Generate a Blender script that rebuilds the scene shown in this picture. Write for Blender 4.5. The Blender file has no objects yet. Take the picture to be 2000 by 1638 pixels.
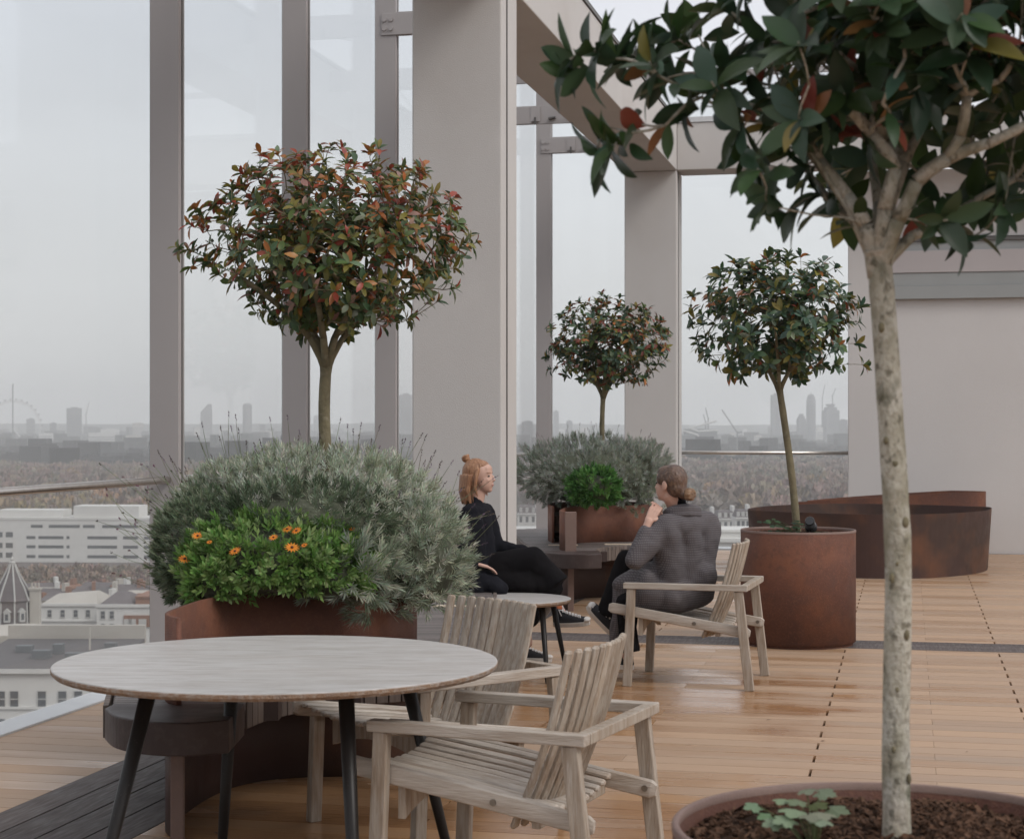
HAZE=2.7e-4; CLOUD=7.9; SUN_E=1.25; EXPO=0.29
import bpy, math, random
from mathutils import Vector, Matrix, noise
PI = math.pi; R = math.radians
sc = bpy.context.scene
C = sc.collection
EYE = 1.55; FOC = 3480.0; TH = R(12.55)
GROUND = -43.5
ct, st = math.cos(TH), math.sin(TH)
def cw(xc, D, z=0.0):                       # view-aligned plan coordinates -> world
    return Vector((xc*ct - D*st, xc*st + D*ct, z))
def at(p, D, z=0.0):
    return cw((p-1000)/FOC*D, D, z)
def hz(y, D):                               # height of a sight line at photo row y, distance D
    return EYE - (y-832)*D/FOC

# ------------------------------------------------------------------ mesh collector
class MB:
    def __init__(s): s.v=[]; s.f=[]; s.c=[]; s.col=(1,1,1)
    def add(s, vs, fs, M=None):
        o=len(s.v)
        if M is not None: vs=[M@Vector(v) for v in vs]
        s.v.extend([tuple(v) for v in vs]); s.f.extend([tuple(i+o for i in f) for f in fs]); s.c.extend([s.col]*len(fs))
    def box(s, x0,x1,y0,y1,z0,z1, M=None):
        s.add([(x0,y0,z0),(x1,y0,z0),(x1,y1,z0),(x0,y1,z0),(x0,y0,z1),(x1,y0,z1),(x1,y1,z1),(x0,y1,z1)],
              [(0,3,2,1),(4,5,6,7),(0,1,5,4),(1,2,6,5),(2,3,7,6),(3,0,4,7)], M)
    def bar(s, p0, p1, w, h, side=(0,1,0)):   # bar with section w (along side) x h
        p0=Vector(p0); p1=Vector(p1); d=(p1-p0).normalized(); sd=Vector(side); sd=(sd-d*sd.dot(d)).normalized(); up=d.cross(sd)
        vs=[]
        for p in (p0,p1):
            for a,b in ((-1,-1),(1,-1),(1,1),(-1,1)): vs.append(p+sd*(a*w/2)+up*(b*h/2))
        s.add(vs,[(0,3,2,1),(4,5,6,7),(0,1,5,4),(1,2,6,5),(2,3,7,6),(3,0,4,7)])
    def slat(s, pts, w, t, side=(0,1,0), n=8):  # rounded slat swept along points
        pts=[Vector(p) for p in pts]; rings=[]
        for i,p in enumerate(pts):
            d=(pts[min(i+1,len(pts)-1)]-pts[max(i-1,0)]).normalized(); sd=Vector(side); sd=(sd-d*sd.dot(d)).normalized(); up=d.cross(sd)
            e=1.0
            ring=[]
            for k in range(n):
                a=2*PI*(k+.5)/n; cx=math.cos(a); cy=math.sin(a)
                q=4.0; m=(abs(cx)**q+abs(cy)**q)**(-1/q)
                ring.append(p+sd*(cx*m*w/2*e)+up*(cy*m*t/2*e))
            rings.append(ring)
        def cap(p,ring,sg,d):
            return [p+d*sg*t*.32+(v-p)*.62 for v in ring]
        d0=(pts[1]-pts[0]).normalized(); d1=(pts[-1]-pts[-2]).normalized()
        rings=[cap(pts[0],rings[0],-1,d0)]+rings+[cap(pts[-1],rings[-1],1,d1)]
        vs=[v for r in rings for v in r]; fs=[]
        for i in range(len(rings)-1):
            for k in range(n):
                a=i*n+k; b=i*n+(k+1)%n; fs.append((a,b,b+n,a+n))
        fs.append(tuple(range(n))[::-1]); fs.append(tuple(range(len(vs)-n,len(vs))))
        s.add(vs,fs)
    def tube(s, pts, rs, n=8, cap=True):
        pts=[Vector(p) for p in pts]; vs=[]; fs=[]
        if not hasattr(rs,'__len__'): rs=[rs]*len(pts)
        ref=Vector((.13,.27,1)).normalized()
        prev=None
        for i,p in enumerate(pts):
            d=(pts[min(i+1,len(pts)-1)]-pts[max(i-1,0)])
            if d.length<1e-9: d=Vector((0,0,1))
            d.normalize()
            if prev is None:
                a=ref if abs(d.dot(ref))<.9 else Vector((1,0,0)); u=(a-d*a.dot(d)).normalized()
            else: u=(prev-d*prev.dot(d)).normalized()
            prev=u; w=d.cross(u)
            for k in range(n):
                t=2*PI*k/n; vs.append(p+(u*math.cos(t)+w*math.sin(t))*rs[i])
        for i in range(len(pts)-1):
            for k in range(n):
                a=i*n+k; b=i*n+(k+1)%n; fs.append((a,b,b+n,a+n))
        if cap: fs.append(tuple(range(n))[::-1]); fs.append(tuple(range(len(vs)-n,len(vs))))
        s.add(vs,fs)
    def ell(s, c, r, M=None, nu=14, nv=9):
        vs=[(c[0],c[1],c[2]+r[2])]; fs=[]
        for j in range(1,nv):
            p=PI*j/nv
            for i in range(nu):
                t=2*PI*i/nu; vs.append((c[0]+r[0]*math.sin(p)*math.cos(t),c[1]+r[1]*math.sin(p)*math.sin(t),c[2]+r[2]*math.cos(p)))
        vs.append((c[0],c[1],c[2]-r[2])); L=len(vs)-1
        for i in range(nu): fs.append((0,1+i,1+(i+1)%nu)); fs.append((L,L-nu+(i+1)%nu,L-nu+i))
        for j in range(nv-2):
            for i in range(nu):
                a=1+j*nu+i; b=1+j*nu+(i+1)%nu; fs.append((a,a+nu,b+nu,b))
        s.add(vs,fs,M)
    def caps(s, p0, p1, r0, r1, n=12):         # tapered capsule
        p0=Vector(p0); p1=Vector(p1); d=(p1-p0); L=d.length
        if L<1e-6: s.ell(p0,(r0,r0,r0)); return
        d/=L; pts=[];rs=[]
        for a in (80,55,30): pts.append(p0-d*r0*math.sin(R(a))); rs.append(r0*math.cos(R(a)))
        pts.append(p0); rs.append(r0); pts.append(p1); rs.append(r1)
        for a in (30,55,80): pts.append(p1+d*r1*math.sin(R(a))); rs.append(r1*math.cos(R(a)))
        s.tube(pts,rs,n)
    def lathe(s, prof, n=48, M=None):          # profile [(r,z)]
        vs=[];fs=[]
        for r,z in prof:
            for k in range(n): vs.append((r*math.cos(2*PI*k/n),r*math.sin(2*PI*k/n),z))
        for i in range(len(prof)-1):
            for k in range(n):
                a=i*n+k;b=i*n+(k+1)%n; fs.append((a,b,b+n,a+n))
        s.add(vs,fs,M)
    def prism(s, poly, z0, z1, M=None):
        n=len(poly); vs=[(x,y,z0) for x,y in poly]+[(x,y,z1) for x,y in poly]
        fs=[tuple(range(n))[::-1],tuple(range(n,2*n))]+[(i,(i+1)%n,(i+1)%n+n,i+n) for i in range(n)]
        s.add(vs,fs,M)
    def ribbon(s, path, z0, z1, th, closed=False):  # vertical sheet; z1 may be a list
        n=len(path); P=[Vector((p[0],p[1])) for p in path]
        z0s=z0 if hasattr(z0,'__len__') else [z0]*n; z1s=z1 if hasattr(z1,'__len__') else [z1]*n
        vs=[]
        for i,p in enumerate(P):
            a=P[(i-1)%n] if (closed or i>0) else p; b=P[(i+1)%n] if (closed or i<n-1) else p
            d=(b-a).normalized(); nn=Vector((-d.y,d.x))*th/2
            vs+= [(p.x+nn.x,p.y+nn.y,z0s[i]),(p.x-nn.x,p.y-nn.y,z0s[i]),(p.x-nn.x,p.y-nn.y,z1s[i]),(p.x+nn.x,p.y+nn.y,z1s[i])]
        fs=[]
        for i in range(n if closed else n-1):
            a=4*i; b=4*((i+1)%n)
            for k in range(4): fs.append((a+k,b+k,b+(k+1)%4,a+(k+1)%4))
        if not closed: fs+=[(0,1,2,3),(4*n-1,4*n-2,4*n-3,4*n-4)]
        s.add(vs,fs)
    def build(s, name, mat, parent=None, smooth=False, bevel=0, loc=None, rotz=0, colattr=False, remesh=0, smoothit=0, sm_angle=None, disp=None):
        me=bpy.data.meshes.new(name); me.from_pydata(s.v,[],s.f); me.materials.append(mat)
        if colattr:
            at_=me.color_attributes.new('Col','FLOAT_COLOR','CORNER'); data=[]
            for p,c in zip(me.polygons,s.c):
                data.extend((c[0],c[1],c[2],1.0)*p.loop_total)
            at_.data.foreach_set('color',data)
        if smooth: me.polygons.foreach_set('use_smooth',[True]*len(me.polygons))
        me.update()
        o=bpy.data.objects.new(name,me); C.objects.link(o)
        if parent: o.parent=parent
        if loc is not None: o.location=loc
        if rotz: o.rotation_euler=(0,0,rotz)
        if bevel:
            b=o.modifiers.new('bevel','BEVEL'); b.width=bevel; b.segments=2; b.limit_method='ANGLE'; b.angle_limit=R(40)
        if remesh:
            m=o.modifiers.new('skin','REMESH'); m.mode='VOXEL'; m.voxel_size=remesh; m.use_smooth_shade=True
            if smoothit:
                q=o.modifiers.new('smooth','SMOOTH'); q.factor=.5; q.iterations=smoothit
        if disp:
            t=bpy.data.textures.new(name+'_folds','CLOUDS'); t.noise_scale=disp[1]; t.noise_depth=2
            q=o.modifiers.new('folds','DISPLACE'); q.texture=t; q.strength=disp[0]; q.mid_level=.5
            q.texture_coords='LOCAL'
        return o

def tag(o, label=None, cat=None, group=None, kind=None):
    if label: o['label']=label
    if cat: o['category']=cat
    if group: o['group']=group
    if kind: o['kind']=kind
    return o
def thing(name, label, cat, loc=(0,0,0), rotz=0, group=None):
    o=bpy.data.objects.new(name,None); C.objects.link(o); o.location=loc; o.rotation_euler=(0,0,rotz); o.empty_display_size=.2
    return tag(o,label,cat,group)
def catmull(pts, sub=6, closed=False):
    P=[Vector(p) for p in pts]; n=len(P); out=[]
    for i in range(n if closed else n-1):
        if closed: a,b,c,d=P[(i-1)%n],P[i],P[(i+1)%n],P[(i+2)%n]
        else: a,b,c,d=P[max(i-1,0)],P[i],P[i+1],P[min(i+2,n-1)]
        for k in range(sub):
            t=k/sub; out.append(.5*((2*b)+(c-a)*t+(2*a-5*b+4*c-d)*t*t+(3*b-a-3*c+d)*t**3))
    if not closed: out.append(P[-1])
    return out

# ------------------------------------------------------------------ materials
def mat(name, base=(.5,.5,.5), rough=.6, metal=0, spec=.5, n1=None, bump=0, bscale=40, rough_var=0, attr=False, stretch=(1,1,1), island=0, trans=0, coat=0):
    """n1 = list of (scale, colour, lo, hi, amount[, detail]) noise layers mixed over the base"""
    m=bpy.data.materials.new(name); m.use_nodes=True; nt=m.node_tree; N=nt.nodes; L=nt.links
    b=N['Principled BSDF']; b.inputs['Roughness'].default_value=rough; b.inputs['Metallic'].default_value=metal
    b.inputs['Specular IOR Level'].default_value=spec
    if coat: b.inputs['Coat Weight'].default_value=coat
    tc=N.new('ShaderNodeTexCoord'); mp=N.new('ShaderNodeMapping'); mp.inputs['Scale'].default_value=stretch
    L.new(tc.outputs['Object'],mp.inputs['Vector'])
    if attr:
        a=N.new('ShaderNodeVertexColor'); a.layer_name='Col'; col=a.outputs['Color']
    else:
        rgb=N.new('ShaderNodeRGB'); rgb.outputs[0].default_value=(*base,1); col=rgb.outputs[0]
    def ramp(src,lo,hi):
        mr=N.new('ShaderNodeMapRange'); mr.inputs[1].default_value=lo; mr.inputs[2].default_value=hi; L.new(src,mr.inputs[0]); return mr.outputs[0]
    for ly in (n1 or []):
        sc_,cc,lo,hi,am=ly[:5]
        t=N.new('ShaderNodeTexNoise'); t.inputs['Scale'].default_value=sc_; t.inputs['Detail'].default_value=ly[5] if len(ly)>5 else 5
        L.new(mp.outputs[0],t.inputs['Vector'])
        mx=N.new('ShaderNodeMix'); mx.data_type='RGBA'
        mu=N.new('ShaderNodeMath'); mu.operation='MULTIPLY'; mu.inputs[1].default_value=am; L.new(ramp(t.outputs[0],lo,hi),mu.inputs[0])
        L.new(mu.outputs[0],mx.inputs[0]); L.new(col,mx.inputs[6]); mx.inputs[7].default_value=(*cc,1); col=mx.outputs[2]
    if island:
        g=N.new('ShaderNodeNewGeometry'); mr=N.new('ShaderNodeMapRange'); L.new(g.outputs['Random Per Island'],mr.inputs[0]); mr.inputs[3].default_value=1-island; mr.inputs[4].default_value=1+island
        hs=N.new('ShaderNodeHueSaturation'); L.new(mr.outputs[0],hs.inputs['Value']); L.new(col,hs.inputs['Color']); col=hs.outputs[0]
    L.new(col,b.inputs['Base Color'])
    if bump:
        t=N.new('ShaderNodeTexNoise'); t.inputs['Scale'].default_value=bscale; t.inputs['Detail'].default_value=6; L.new(mp.outputs[0],t.inputs['Vector'])
        bp=N.new('ShaderNodeBump'); bp.inputs['Strength'].default_value=bump; bp.inputs['Distance'].default_value=.01; L.new(t.outputs[0],bp.inputs['Height']); L.new(bp.outputs[0],b.inputs['Normal'])
    if rough_var:
        t=N.new('ShaderNodeTexNoise'); t.inputs['Scale'].default_value=6; L.new(mp.outputs[0],t.inputs['Vector'])
        mr=N.new('ShaderNodeMapRange'); L.new(t.outputs[0],mr.inputs[0]); mr.inputs[1].default_value=.3; mr.inputs[2].default_value=.7; mr.inputs[3].default_value=rough-rough_var; mr.inputs[4].default_value=rough+rough_var
        L.new(mr.outputs[0],b.inputs['Roughness'])
    if trans:
        tr=N.new('ShaderNodeBsdfTranslucent'); L.new(col,tr.inputs[0]); ms=N.new('ShaderNodeMixShader'); ms.inputs[0].default_value=trans
        L.new(b.outputs[0],ms.inputs[1]); L.new(tr.outputs[0],ms.inputs[2]); L.new(ms.outputs[0],N['Material Output'].inputs[0])
    return m
M={}
M['plaster']=mat('plaster',(.53,.515,.50),.85,n1=[(1.2,(.48,.455,.435),.35,.75,.5),(.45,(.56,.535,.515),.45,.7,.6),(60,(.44,.41,.385),.5,.8,.3),(.9,(.40,.37,.345),.55,.85,.55),(3.5,(.58,.56,.54),.55,.75,.35)],bump=.25,bscale=120)
M['plaster_white']=mat('plaster_white',(.57,.55,.535),.85,n1=[(.6,(.49,.47,.455),.4,.75,.5),(50,(.5,.46,.43),.5,.8,.25)],bump=.2,bscale=120)
M['fin']=mat('fin_paint',(.37,.345,.34),.45,n1=[(.8,(.34,.315,.31),.4,.7,.5)])
M['black_gasket']=mat('gasket',(.02,.02,.02),.6)
M['light_metal']=mat('light_metal',(.55,.54,.53),.4,metal=.6)
M['steel']=mat('brushed_steel',(.58,.54,.50),.28,metal=1,n1=[(30,(.45,.42,.38),.4,.7,.5)],stretch=(1,1,1))
M['coping']=mat('coping_metal',(.10,.095,.09),.5)
M['grey_metal']=mat('grey_metal',(.30,.31,.305),.5,n1=[(2,(.26,.27,.265),.4,.7,.6)])
M['pink_metal']=mat('pale_fascia',(.43,.395,.39),.6,n1=[(1,(.40,.365,.36),.4,.7,.6)])
M['sill']=mat('pale_sill',(.55,.56,.57),.4,n1=[(3,(.45,.46,.47),.45,.7,.6)])
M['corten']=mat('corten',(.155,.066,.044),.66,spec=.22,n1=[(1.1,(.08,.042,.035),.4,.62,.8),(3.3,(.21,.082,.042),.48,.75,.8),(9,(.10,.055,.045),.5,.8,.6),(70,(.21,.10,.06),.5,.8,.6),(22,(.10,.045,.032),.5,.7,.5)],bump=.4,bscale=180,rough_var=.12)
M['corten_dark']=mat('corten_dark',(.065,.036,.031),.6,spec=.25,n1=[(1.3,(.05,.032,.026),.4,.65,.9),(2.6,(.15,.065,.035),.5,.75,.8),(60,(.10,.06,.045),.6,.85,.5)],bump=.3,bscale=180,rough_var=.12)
M['corten_edge']=mat('corten_pale',(.20,.135,.112),.55,spec=.35,n1=[(2,(.15,.085,.07),.4,.7,.7),(50,(.25,.16,.13),.5,.8,.4)],bump=.2,bscale=160)
M['steel_dark']=mat('bench_steel',(.055,.038,.035),.45,spec=.25,n1=[(2.2,(.06,.045,.043),.4,.7,.8),(30,(.12,.095,.09),.55,.85,.5)],bump=.1,bscale=90,rough_var=.1)
M['bench_wood']=mat('bench_slat',(.15,.128,.12),.5,n1=[(7,(.10,.086,.08),.35,.7,.7)],stretch=(1,14,14),island=.3,bump=.2,bscale=40)
M['bench_side']=mat('bench_side',(.15,.118,.10),.6,n1=[(9,(.09,.07,.06),.35,.7,.7)],stretch=(12,12,1),island=.28,bump=.2)
M['dark_deck']=mat('dark_deck',(.10,.081,.074),.6,spec=.2,n1=[(5,(.075,.066,.066),.35,.7,.6),(1.3,(.15,.128,.118),.5,.75,.5)],stretch=(12,1,1),island=.15,bump=.2,bscale=30,rough_var=.15)
M['soil']=mat('soil',(.028,.017,.012),.95,spec=.1,n1=[(25,(.075,.042,.026),.5,.75,.8),(80,(.02,.012,.01),.5,.75,.8)],bump=.9,bscale=90)
M['chip']=mat('bark_chip',(.085,.047,.03),.9,spec=.1,n1=[(30,(.05,.03,.02),.4,.7,.7)],island=.6,bump=.4)
M['bark']=mat('smooth_bark',(.40,.375,.31),.85,n1=[(9,(.17,.155,.095),.45,.62,.8),(26,(.50,.475,.42),.48,.66,.7),(6,(.34,.25,.18),.55,.72,.7),(14,(.09,.09,.055),.62,.70,.85),(60,(.09,.08,.055),.58,.68,.85),(110,(.20,.18,.13),.5,.7,.7)],stretch=(1,1,.7),bump=1,bscale=70)
M['bark_dark']=mat('olive_bark',(.17,.145,.085),.85,n1=[(10,(.10,.085,.05),.42,.66,.85),(30,(.26,.23,.16),.55,.75,.6)],bump=.6,bscale=60)
M['leaf']=mat('leaf',attr=True,rough=.38,spec=.42,trans=.28,n1=[(60,(.05,.05,.03),.55,.9,.25)])
M['leaf_small']=mat('leaf_matt',attr=True,rough=.6,spec=.3,trans=.38)
M['core']=mat('bush_filler',(.075,.085,.055),.95,n1=[(30,(.13,.14,.10),.45,.7,.9),(12,(.05,.05,.035),.5,.7,.8)],bump=1,bscale=60)  # filler tone lightened so the shaded gaps between leaves don't go black
M['petal']=mat('petal',attr=True,rough=.6,trans=.25)
M['teak']=mat('weathered_teak',(.46,.415,.365),.68,spec=.3,n1=[(6,(.30,.245,.195),.38,.68,.8),(14,(.47,.43,.39),.5,.75,.6),(1.2,(.34,.25,.175),.5,.75,.45)],stretch=(1,9,9),island=.13,bump=.35,bscale=25)
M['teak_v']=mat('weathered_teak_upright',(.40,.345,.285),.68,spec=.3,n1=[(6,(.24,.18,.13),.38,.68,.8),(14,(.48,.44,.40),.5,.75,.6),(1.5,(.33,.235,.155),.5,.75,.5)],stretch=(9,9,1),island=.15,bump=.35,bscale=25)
M['tabletop']=mat('table_top',(.44,.425,.41),.42,n1=[(3.2,(.30,.275,.25),.42,.68,.85,8),(9,(.55,.54,.53),.45,.75,.7,8),(1.0,(.38,.345,.315),.45,.75,.5)],stretch=(1.6,13,1),bump=.12,bscale=60,rough_var=.08)
M['table_edge']=mat('table_edge',(.27,.18,.12),.8,n1=[(40,(.36,.31,.27),.45,.65,.8),(12,(.16,.10,.07),.5,.75,.7)],bump=.7,bscale=140)
M['black_metal']=mat('black_metal',(.014,.012,.011),.42,spec=.3,n1=[(160,(.10,.09,.09),.66,.72,.5)])
M['bolt']=mat('bolt',(.25,.23,.2),.35,metal=1)
M['skin']=mat('skin',(.52,.33,.26),.5,n1=[(9,(.50,.27,.21),.45,.75,.5)],spec=.35)
M['lip']=mat('lip',(.40,.19,.155),.45)
M['eye']=mat('eye',(.03,.025,.02),.25)
M['hair_red']=mat('hair_red',(.33,.165,.085),.45,n1=[(5,(.19,.085,.04),.35,.7,.9),(16,(.50,.29,.16),.5,.75,.7)],stretch=(6,6,1.2),bump=1,bscale=14)
M['hair_brown']=mat('hair_brown',(.115,.066,.045),.38,n1=[(6,(.06,.034,.024),.35,.65,.9),(14,(.24,.15,.095),.5,.75,.7)],stretch=(4,4,2.2),bump=1,bscale=16)
M['hair_bun']=mat('hair_bun',(.26,.155,.085),.4,n1=[(20,(.12,.065,.035),.4,.65,.9)],stretch=(1,1,3),bump=1,bscale=30)
M['navy']=mat('navy_wool',(.008,.0085,.012),.95,spec=.15,n1=[(5,(.015,.015,.02),.45,.75,.8)],bump=.6,bscale=30)
M['black_cloth']=mat('black_cloth',(.0055,.005,.006),.95,spec=.12,n1=[(4,(.010,.009,.010),.45,.75,.8)],bump=.6,bscale=16)
M['canvas_black']=mat('canvas_black',(.011,.011,.014),.8)
M['rubber']=mat('rubber_white',(.62,.59,.55),.55,n1=[(30,(.5,.46,.42),.5,.8,.5)])
M['lace']=mat('lace_white',(.72,.70,.68),.7)
M['sock_orange']=mat('sock_orange',(.42,.12,.045),.8)
M['grey_cloth']=mat('grey_cloth',(.26,.26,.26),.85)
M['cream']=mat('cream_plate',(.62,.52,.40),.5)

# glass: clear sheet with a real Fresnel reflection
def glass_mat(name, tint=.93):
    m=bpy.data.materials.new(name); m.use_nodes=True; nt=m.node_tree; N=nt.nodes; L=nt.links; N.remove(N['Principled BSDF'])
    t=N.new('ShaderNodeBsdfTransparent'); t.inputs[0].default_value=(tint*.985,tint,tint,1); g=N.new('ShaderNodeBsdfGlossy'); g.inputs['Roughness'].default_value=.0; g.inputs[0].default_value=(.9,.9,.9,1)
    ge=N.new('ShaderNodeNewGeometry'); dt=N.new('ShaderNodeVectorMath'); dt.operation='DOT_PRODUCT'; L.new(ge.outputs['Normal'],dt.inputs[0]); L.new(ge.outputs['Incoming'],dt.inputs[1])
    ab=N.new('ShaderNodeMath'); ab.operation='ABSOLUTE'; L.new(dt.outputs['Value'],ab.inputs[0]); om=N.new('ShaderNodeMath'); om.operation='SUBTRACT'; om.inputs[0].default_value=1; L.new(ab.outputs[0],om.inputs[1])
    pw=N.new('ShaderNodeMath'); pw.operation='POWER'; pw.inputs[1].default_value=5; L.new(om.outputs[0],pw.inputs[0]); f=N.new('ShaderNodeMath'); f.operation='MULTIPLY_ADD'; f.inputs[1].default_value=.42; f.inputs[2].default_value=.014; L.new(pw.outputs[0],f.inputs[0])
    ms=N.new('ShaderNodeMixShader'); L.new(f.outputs[0],ms.inputs[0]); L.new(t.outputs[0],ms.inputs[1]); L.new(g.outputs[0],ms.inputs[2]); L.new(ms.outputs[0],N['Material Output'].inputs[0])
    return m
M['glass']=glass_mat('glass')

# warm hardwood deck, part of it wet: the wet boards are darker, redder and glossy
def deck_mat():
    m=bpy.data.materials.new('deck_boards'); m.use_nodes=True; nt=m.node_tree; N=nt.nodes; L=nt.links; b=N['Principled BSDF']
    tc=N.new('ShaderNodeTexCoord'); geo=N.new('ShaderNodeNewGeometry')
    def mapping(s,rot=0):
        mp=N.new('ShaderNodeMapping'); mp.inputs['Scale'].default_value=s; L.new(tc.outputs['Object'],mp.inputs['Vector']); return mp.outputs[0]
    def tex(v,scale,detail=4):
        t=N.new('ShaderNodeTexNoise'); t.inputs['Scale'].default_value=scale; t.inputs['Detail'].default_value=detail; L.new(v,t.inputs['Vector']); return t.outputs[0]
    def mr(src,a,b_,c=0,d=1):
        x=N.new('ShaderNodeMapRange'); x.inputs[1].default_value=a; x.inputs[2].default_value=b_; x.inputs[3].default_value=c; x.inputs[4].default_value=d; L.new(src,x.inputs[0]); return x.outputs[0]
    def mix(f,a,c):
        x=N.new('ShaderNodeMix'); x.data_type='RGBA'; L.new(f,x.inputs[0])
        for i,v in ((6,a),(7,c)):
            if isinstance(v,tuple): x.inputs[i].default_value=(*v,1)
            else: L.new(v,x.inputs[i])
        return x.outputs[2]
    def math_(op,a,c):
        x=N.new('ShaderNodeMath'); x.operation=op
        for i,v in ((0,a),(1,c)):
            if isinstance(v,float): x.inputs[i].default_value=v
            else: L.new(v,x.inputs[i])
        x.use_clamp=(op!='MULTIPLY'); return x.outputs[0]
    grain=tex(mapping((1.5,28,1)),3.0,6)
    rnd=geo.outputs['Random Per Island']
    dry=mix(mr(grain,.35,.7),(.44,.295,.19),(.38,.245,.152))
    dry=mix(mr(rnd,0,1,0,.95),dry,(.30,.225,.17))
    wet=mix(mr(grain,.35,.7),(.36,.195,.092),(.28,.14,.062))
    wet=mix(mr(rnd,.5,1,0,.8),wet,(.48,.29,.155)); wet=mix(mr(rnd,.45,0,0,.75),wet,(.19,.085,.034))
    pc=tex(mapping((1,1,1)),1.3,3); area=None
    for c_,r_ in DECK_WET:
        sb=N.new('ShaderNodeVectorMath'); sb.operation='SUBTRACT'; L.new(tc.outputs['Object'],sb.inputs[0]); sb.inputs[1].default_value=c_
        dv=N.new('ShaderNodeVectorMath'); dv.operation='DIVIDE'; L.new(sb.outputs[0],dv.inputs[0]); dv.inputs[1].default_value=(r_[0],r_[1],100)
        ln=N.new('ShaderNodeVectorMath'); ln.operation='LENGTH'; L.new(dv.outputs[0],ln.inputs[0])
        a_=mr(math_('ADD',ln.outputs['Value'],mr(pc,.3,.7,-.35,.35)),.35,1.25,1,0)
        area=a_ if area is None else math_('MAXIMUM',area,a_)
    band=mr(tex(mapping((.35,3.2,1)),1.0,2),.40,.62,0,.30); area=math_('ADD',area,math_('MULTIPLY',band,.8))
    streak=tex(mapping((.8,5.88,1)),1.0,3)
    rr=mr(rnd,0,1,-.42,.34)
    w=math_('ADD',area,rr); w2=mr(streak,.35,.65,-.16,.16); wmask=math_('ADD',w,w2); wmask=mr(wmask,.30,.95)
    col=mix(wmask,dry,wet)
    L.new(col,b.inputs['Base Color'])
    rg=mr(wmask,.1,.9,.55,.17); L.new(rg,b.inputs['Roughness']); b.inputs['Specular IOR Level'].default_value=.4
    bp=N.new('ShaderNodeBump'); bp.inputs['Strength'].default_value=.25; bp.inputs['Distance'].default_value=.004; L.new(grain,bp.inputs['Height']); L.new(bp.outputs[0],b.inputs['Normal'])
    return m
_a=cw(.75,10.1);_b=cw(-.1,7.2);_c=cw(-.7,6.6)
DECK_WET=[((_a.x,_a.y,0),(1.5,1.5)),((_b.x,_b.y,0),(1.6,1.1)),((_c.x,_c.y,0),(1.2,1.2))]
M['deck']=deck_mat()

# woven check of the coat
def check_mat():
    m=bpy.data.materials.new('check_wool'); m.use_nodes=True; nt=m.node_tree; N=nt.nodes; L=nt.links; b=N['Principled BSDF']; b.inputs['Roughness'].default_value=.9
    tc=N.new('ShaderNodeTexCoord'); n=N.new('ShaderNodeTexNoise'); n.inputs['Scale'].default_value=3.5; L.new(tc.outputs['Object'],n.inputs['Vector'])
    va=N.new('ShaderNodeVectorMath'); va.operation='SCALE'; va.inputs['Scale'].default_value=.06; L.new(n.outputs['Color'],va.inputs[0])
    ad=N.new('ShaderNodeVectorMath'); ad.operation='ADD'; L.new(tc.outputs['Object'],ad.inputs[0]); L.new(va.outputs[0],ad.inputs[1])
    sp=N.new('ShaderNodeSeparateXYZ'); L.new(ad.outputs[0],sp.inputs[0])
    def stripe(src,period,duty):
        d=N.new('ShaderNodeMath'); d.operation='DIVIDE'; d.inputs[1].default_value=period; L.new(src,d.inputs[0])
        f=N.new('ShaderNodeMath'); f.operation='FRACT'; L.new(d.outputs[0],f.inputs[0])
        g=N.new('ShaderNodeMath'); g.operation='LESS_THAN'; g.inputs[1].default_value=duty; L.new(f.outputs[0],g.inputs[0]); return g.outputs[0]
    xy=N.new('ShaderNodeMath'); xy.operation='ADD'; L.new(sp.outputs[0],xy.inputs[0]); L.new(sp.outputs[1],xy.inputs[1])
    h=stripe(sp.outputs[2],.0135,.40); v=stripe(xy.outputs[0],.0135,.36)
    s=N.new('ShaderNodeMath'); s.operation='MULTIPLY'; s.inputs[1].default_value=.55; L.new(h,s.inputs[0]); s2=N.new('ShaderNodeMath'); s2.operation='MULTIPLY'; s2.inputs[1].default_value=.5; L.new(v,s2.inputs[0])
    mx=N.new('ShaderNodeMath'); mx.operation='MAXIMUM'; L.new(s.outputs[0],mx.inputs[0]); L.new(s2.outputs[0],mx.inputs[1])
    c=N.new('ShaderNodeMix'); c.data_type='RGBA'; L.new(mx.outputs[0],c.inputs[0]); c.inputs[6].default_value=(.125,.112,.118,1); c.inputs[7].default_value=(.022,.02,.024,1); L.new(c.outputs[2],b.inputs['Base Color'])
    n2=N.new('ShaderNodeTexNoise'); n2.inputs['Scale'].default_value=9; L.new(tc.outputs['Object'],n2.inputs['Vector']); bp=N.new('ShaderNodeBump'); bp.inputs['Strength'].default_value=.6; bp.inputs['Distance'].default_value=.02; L.new(n2.outputs[0],bp.inputs['Height']); L.new(bp.outputs[0],b.inputs['Normal'])
    return m
M['check']=check_mat()
# ================================================================== TERRACE
XG=-4.63; YW=22.35
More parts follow.
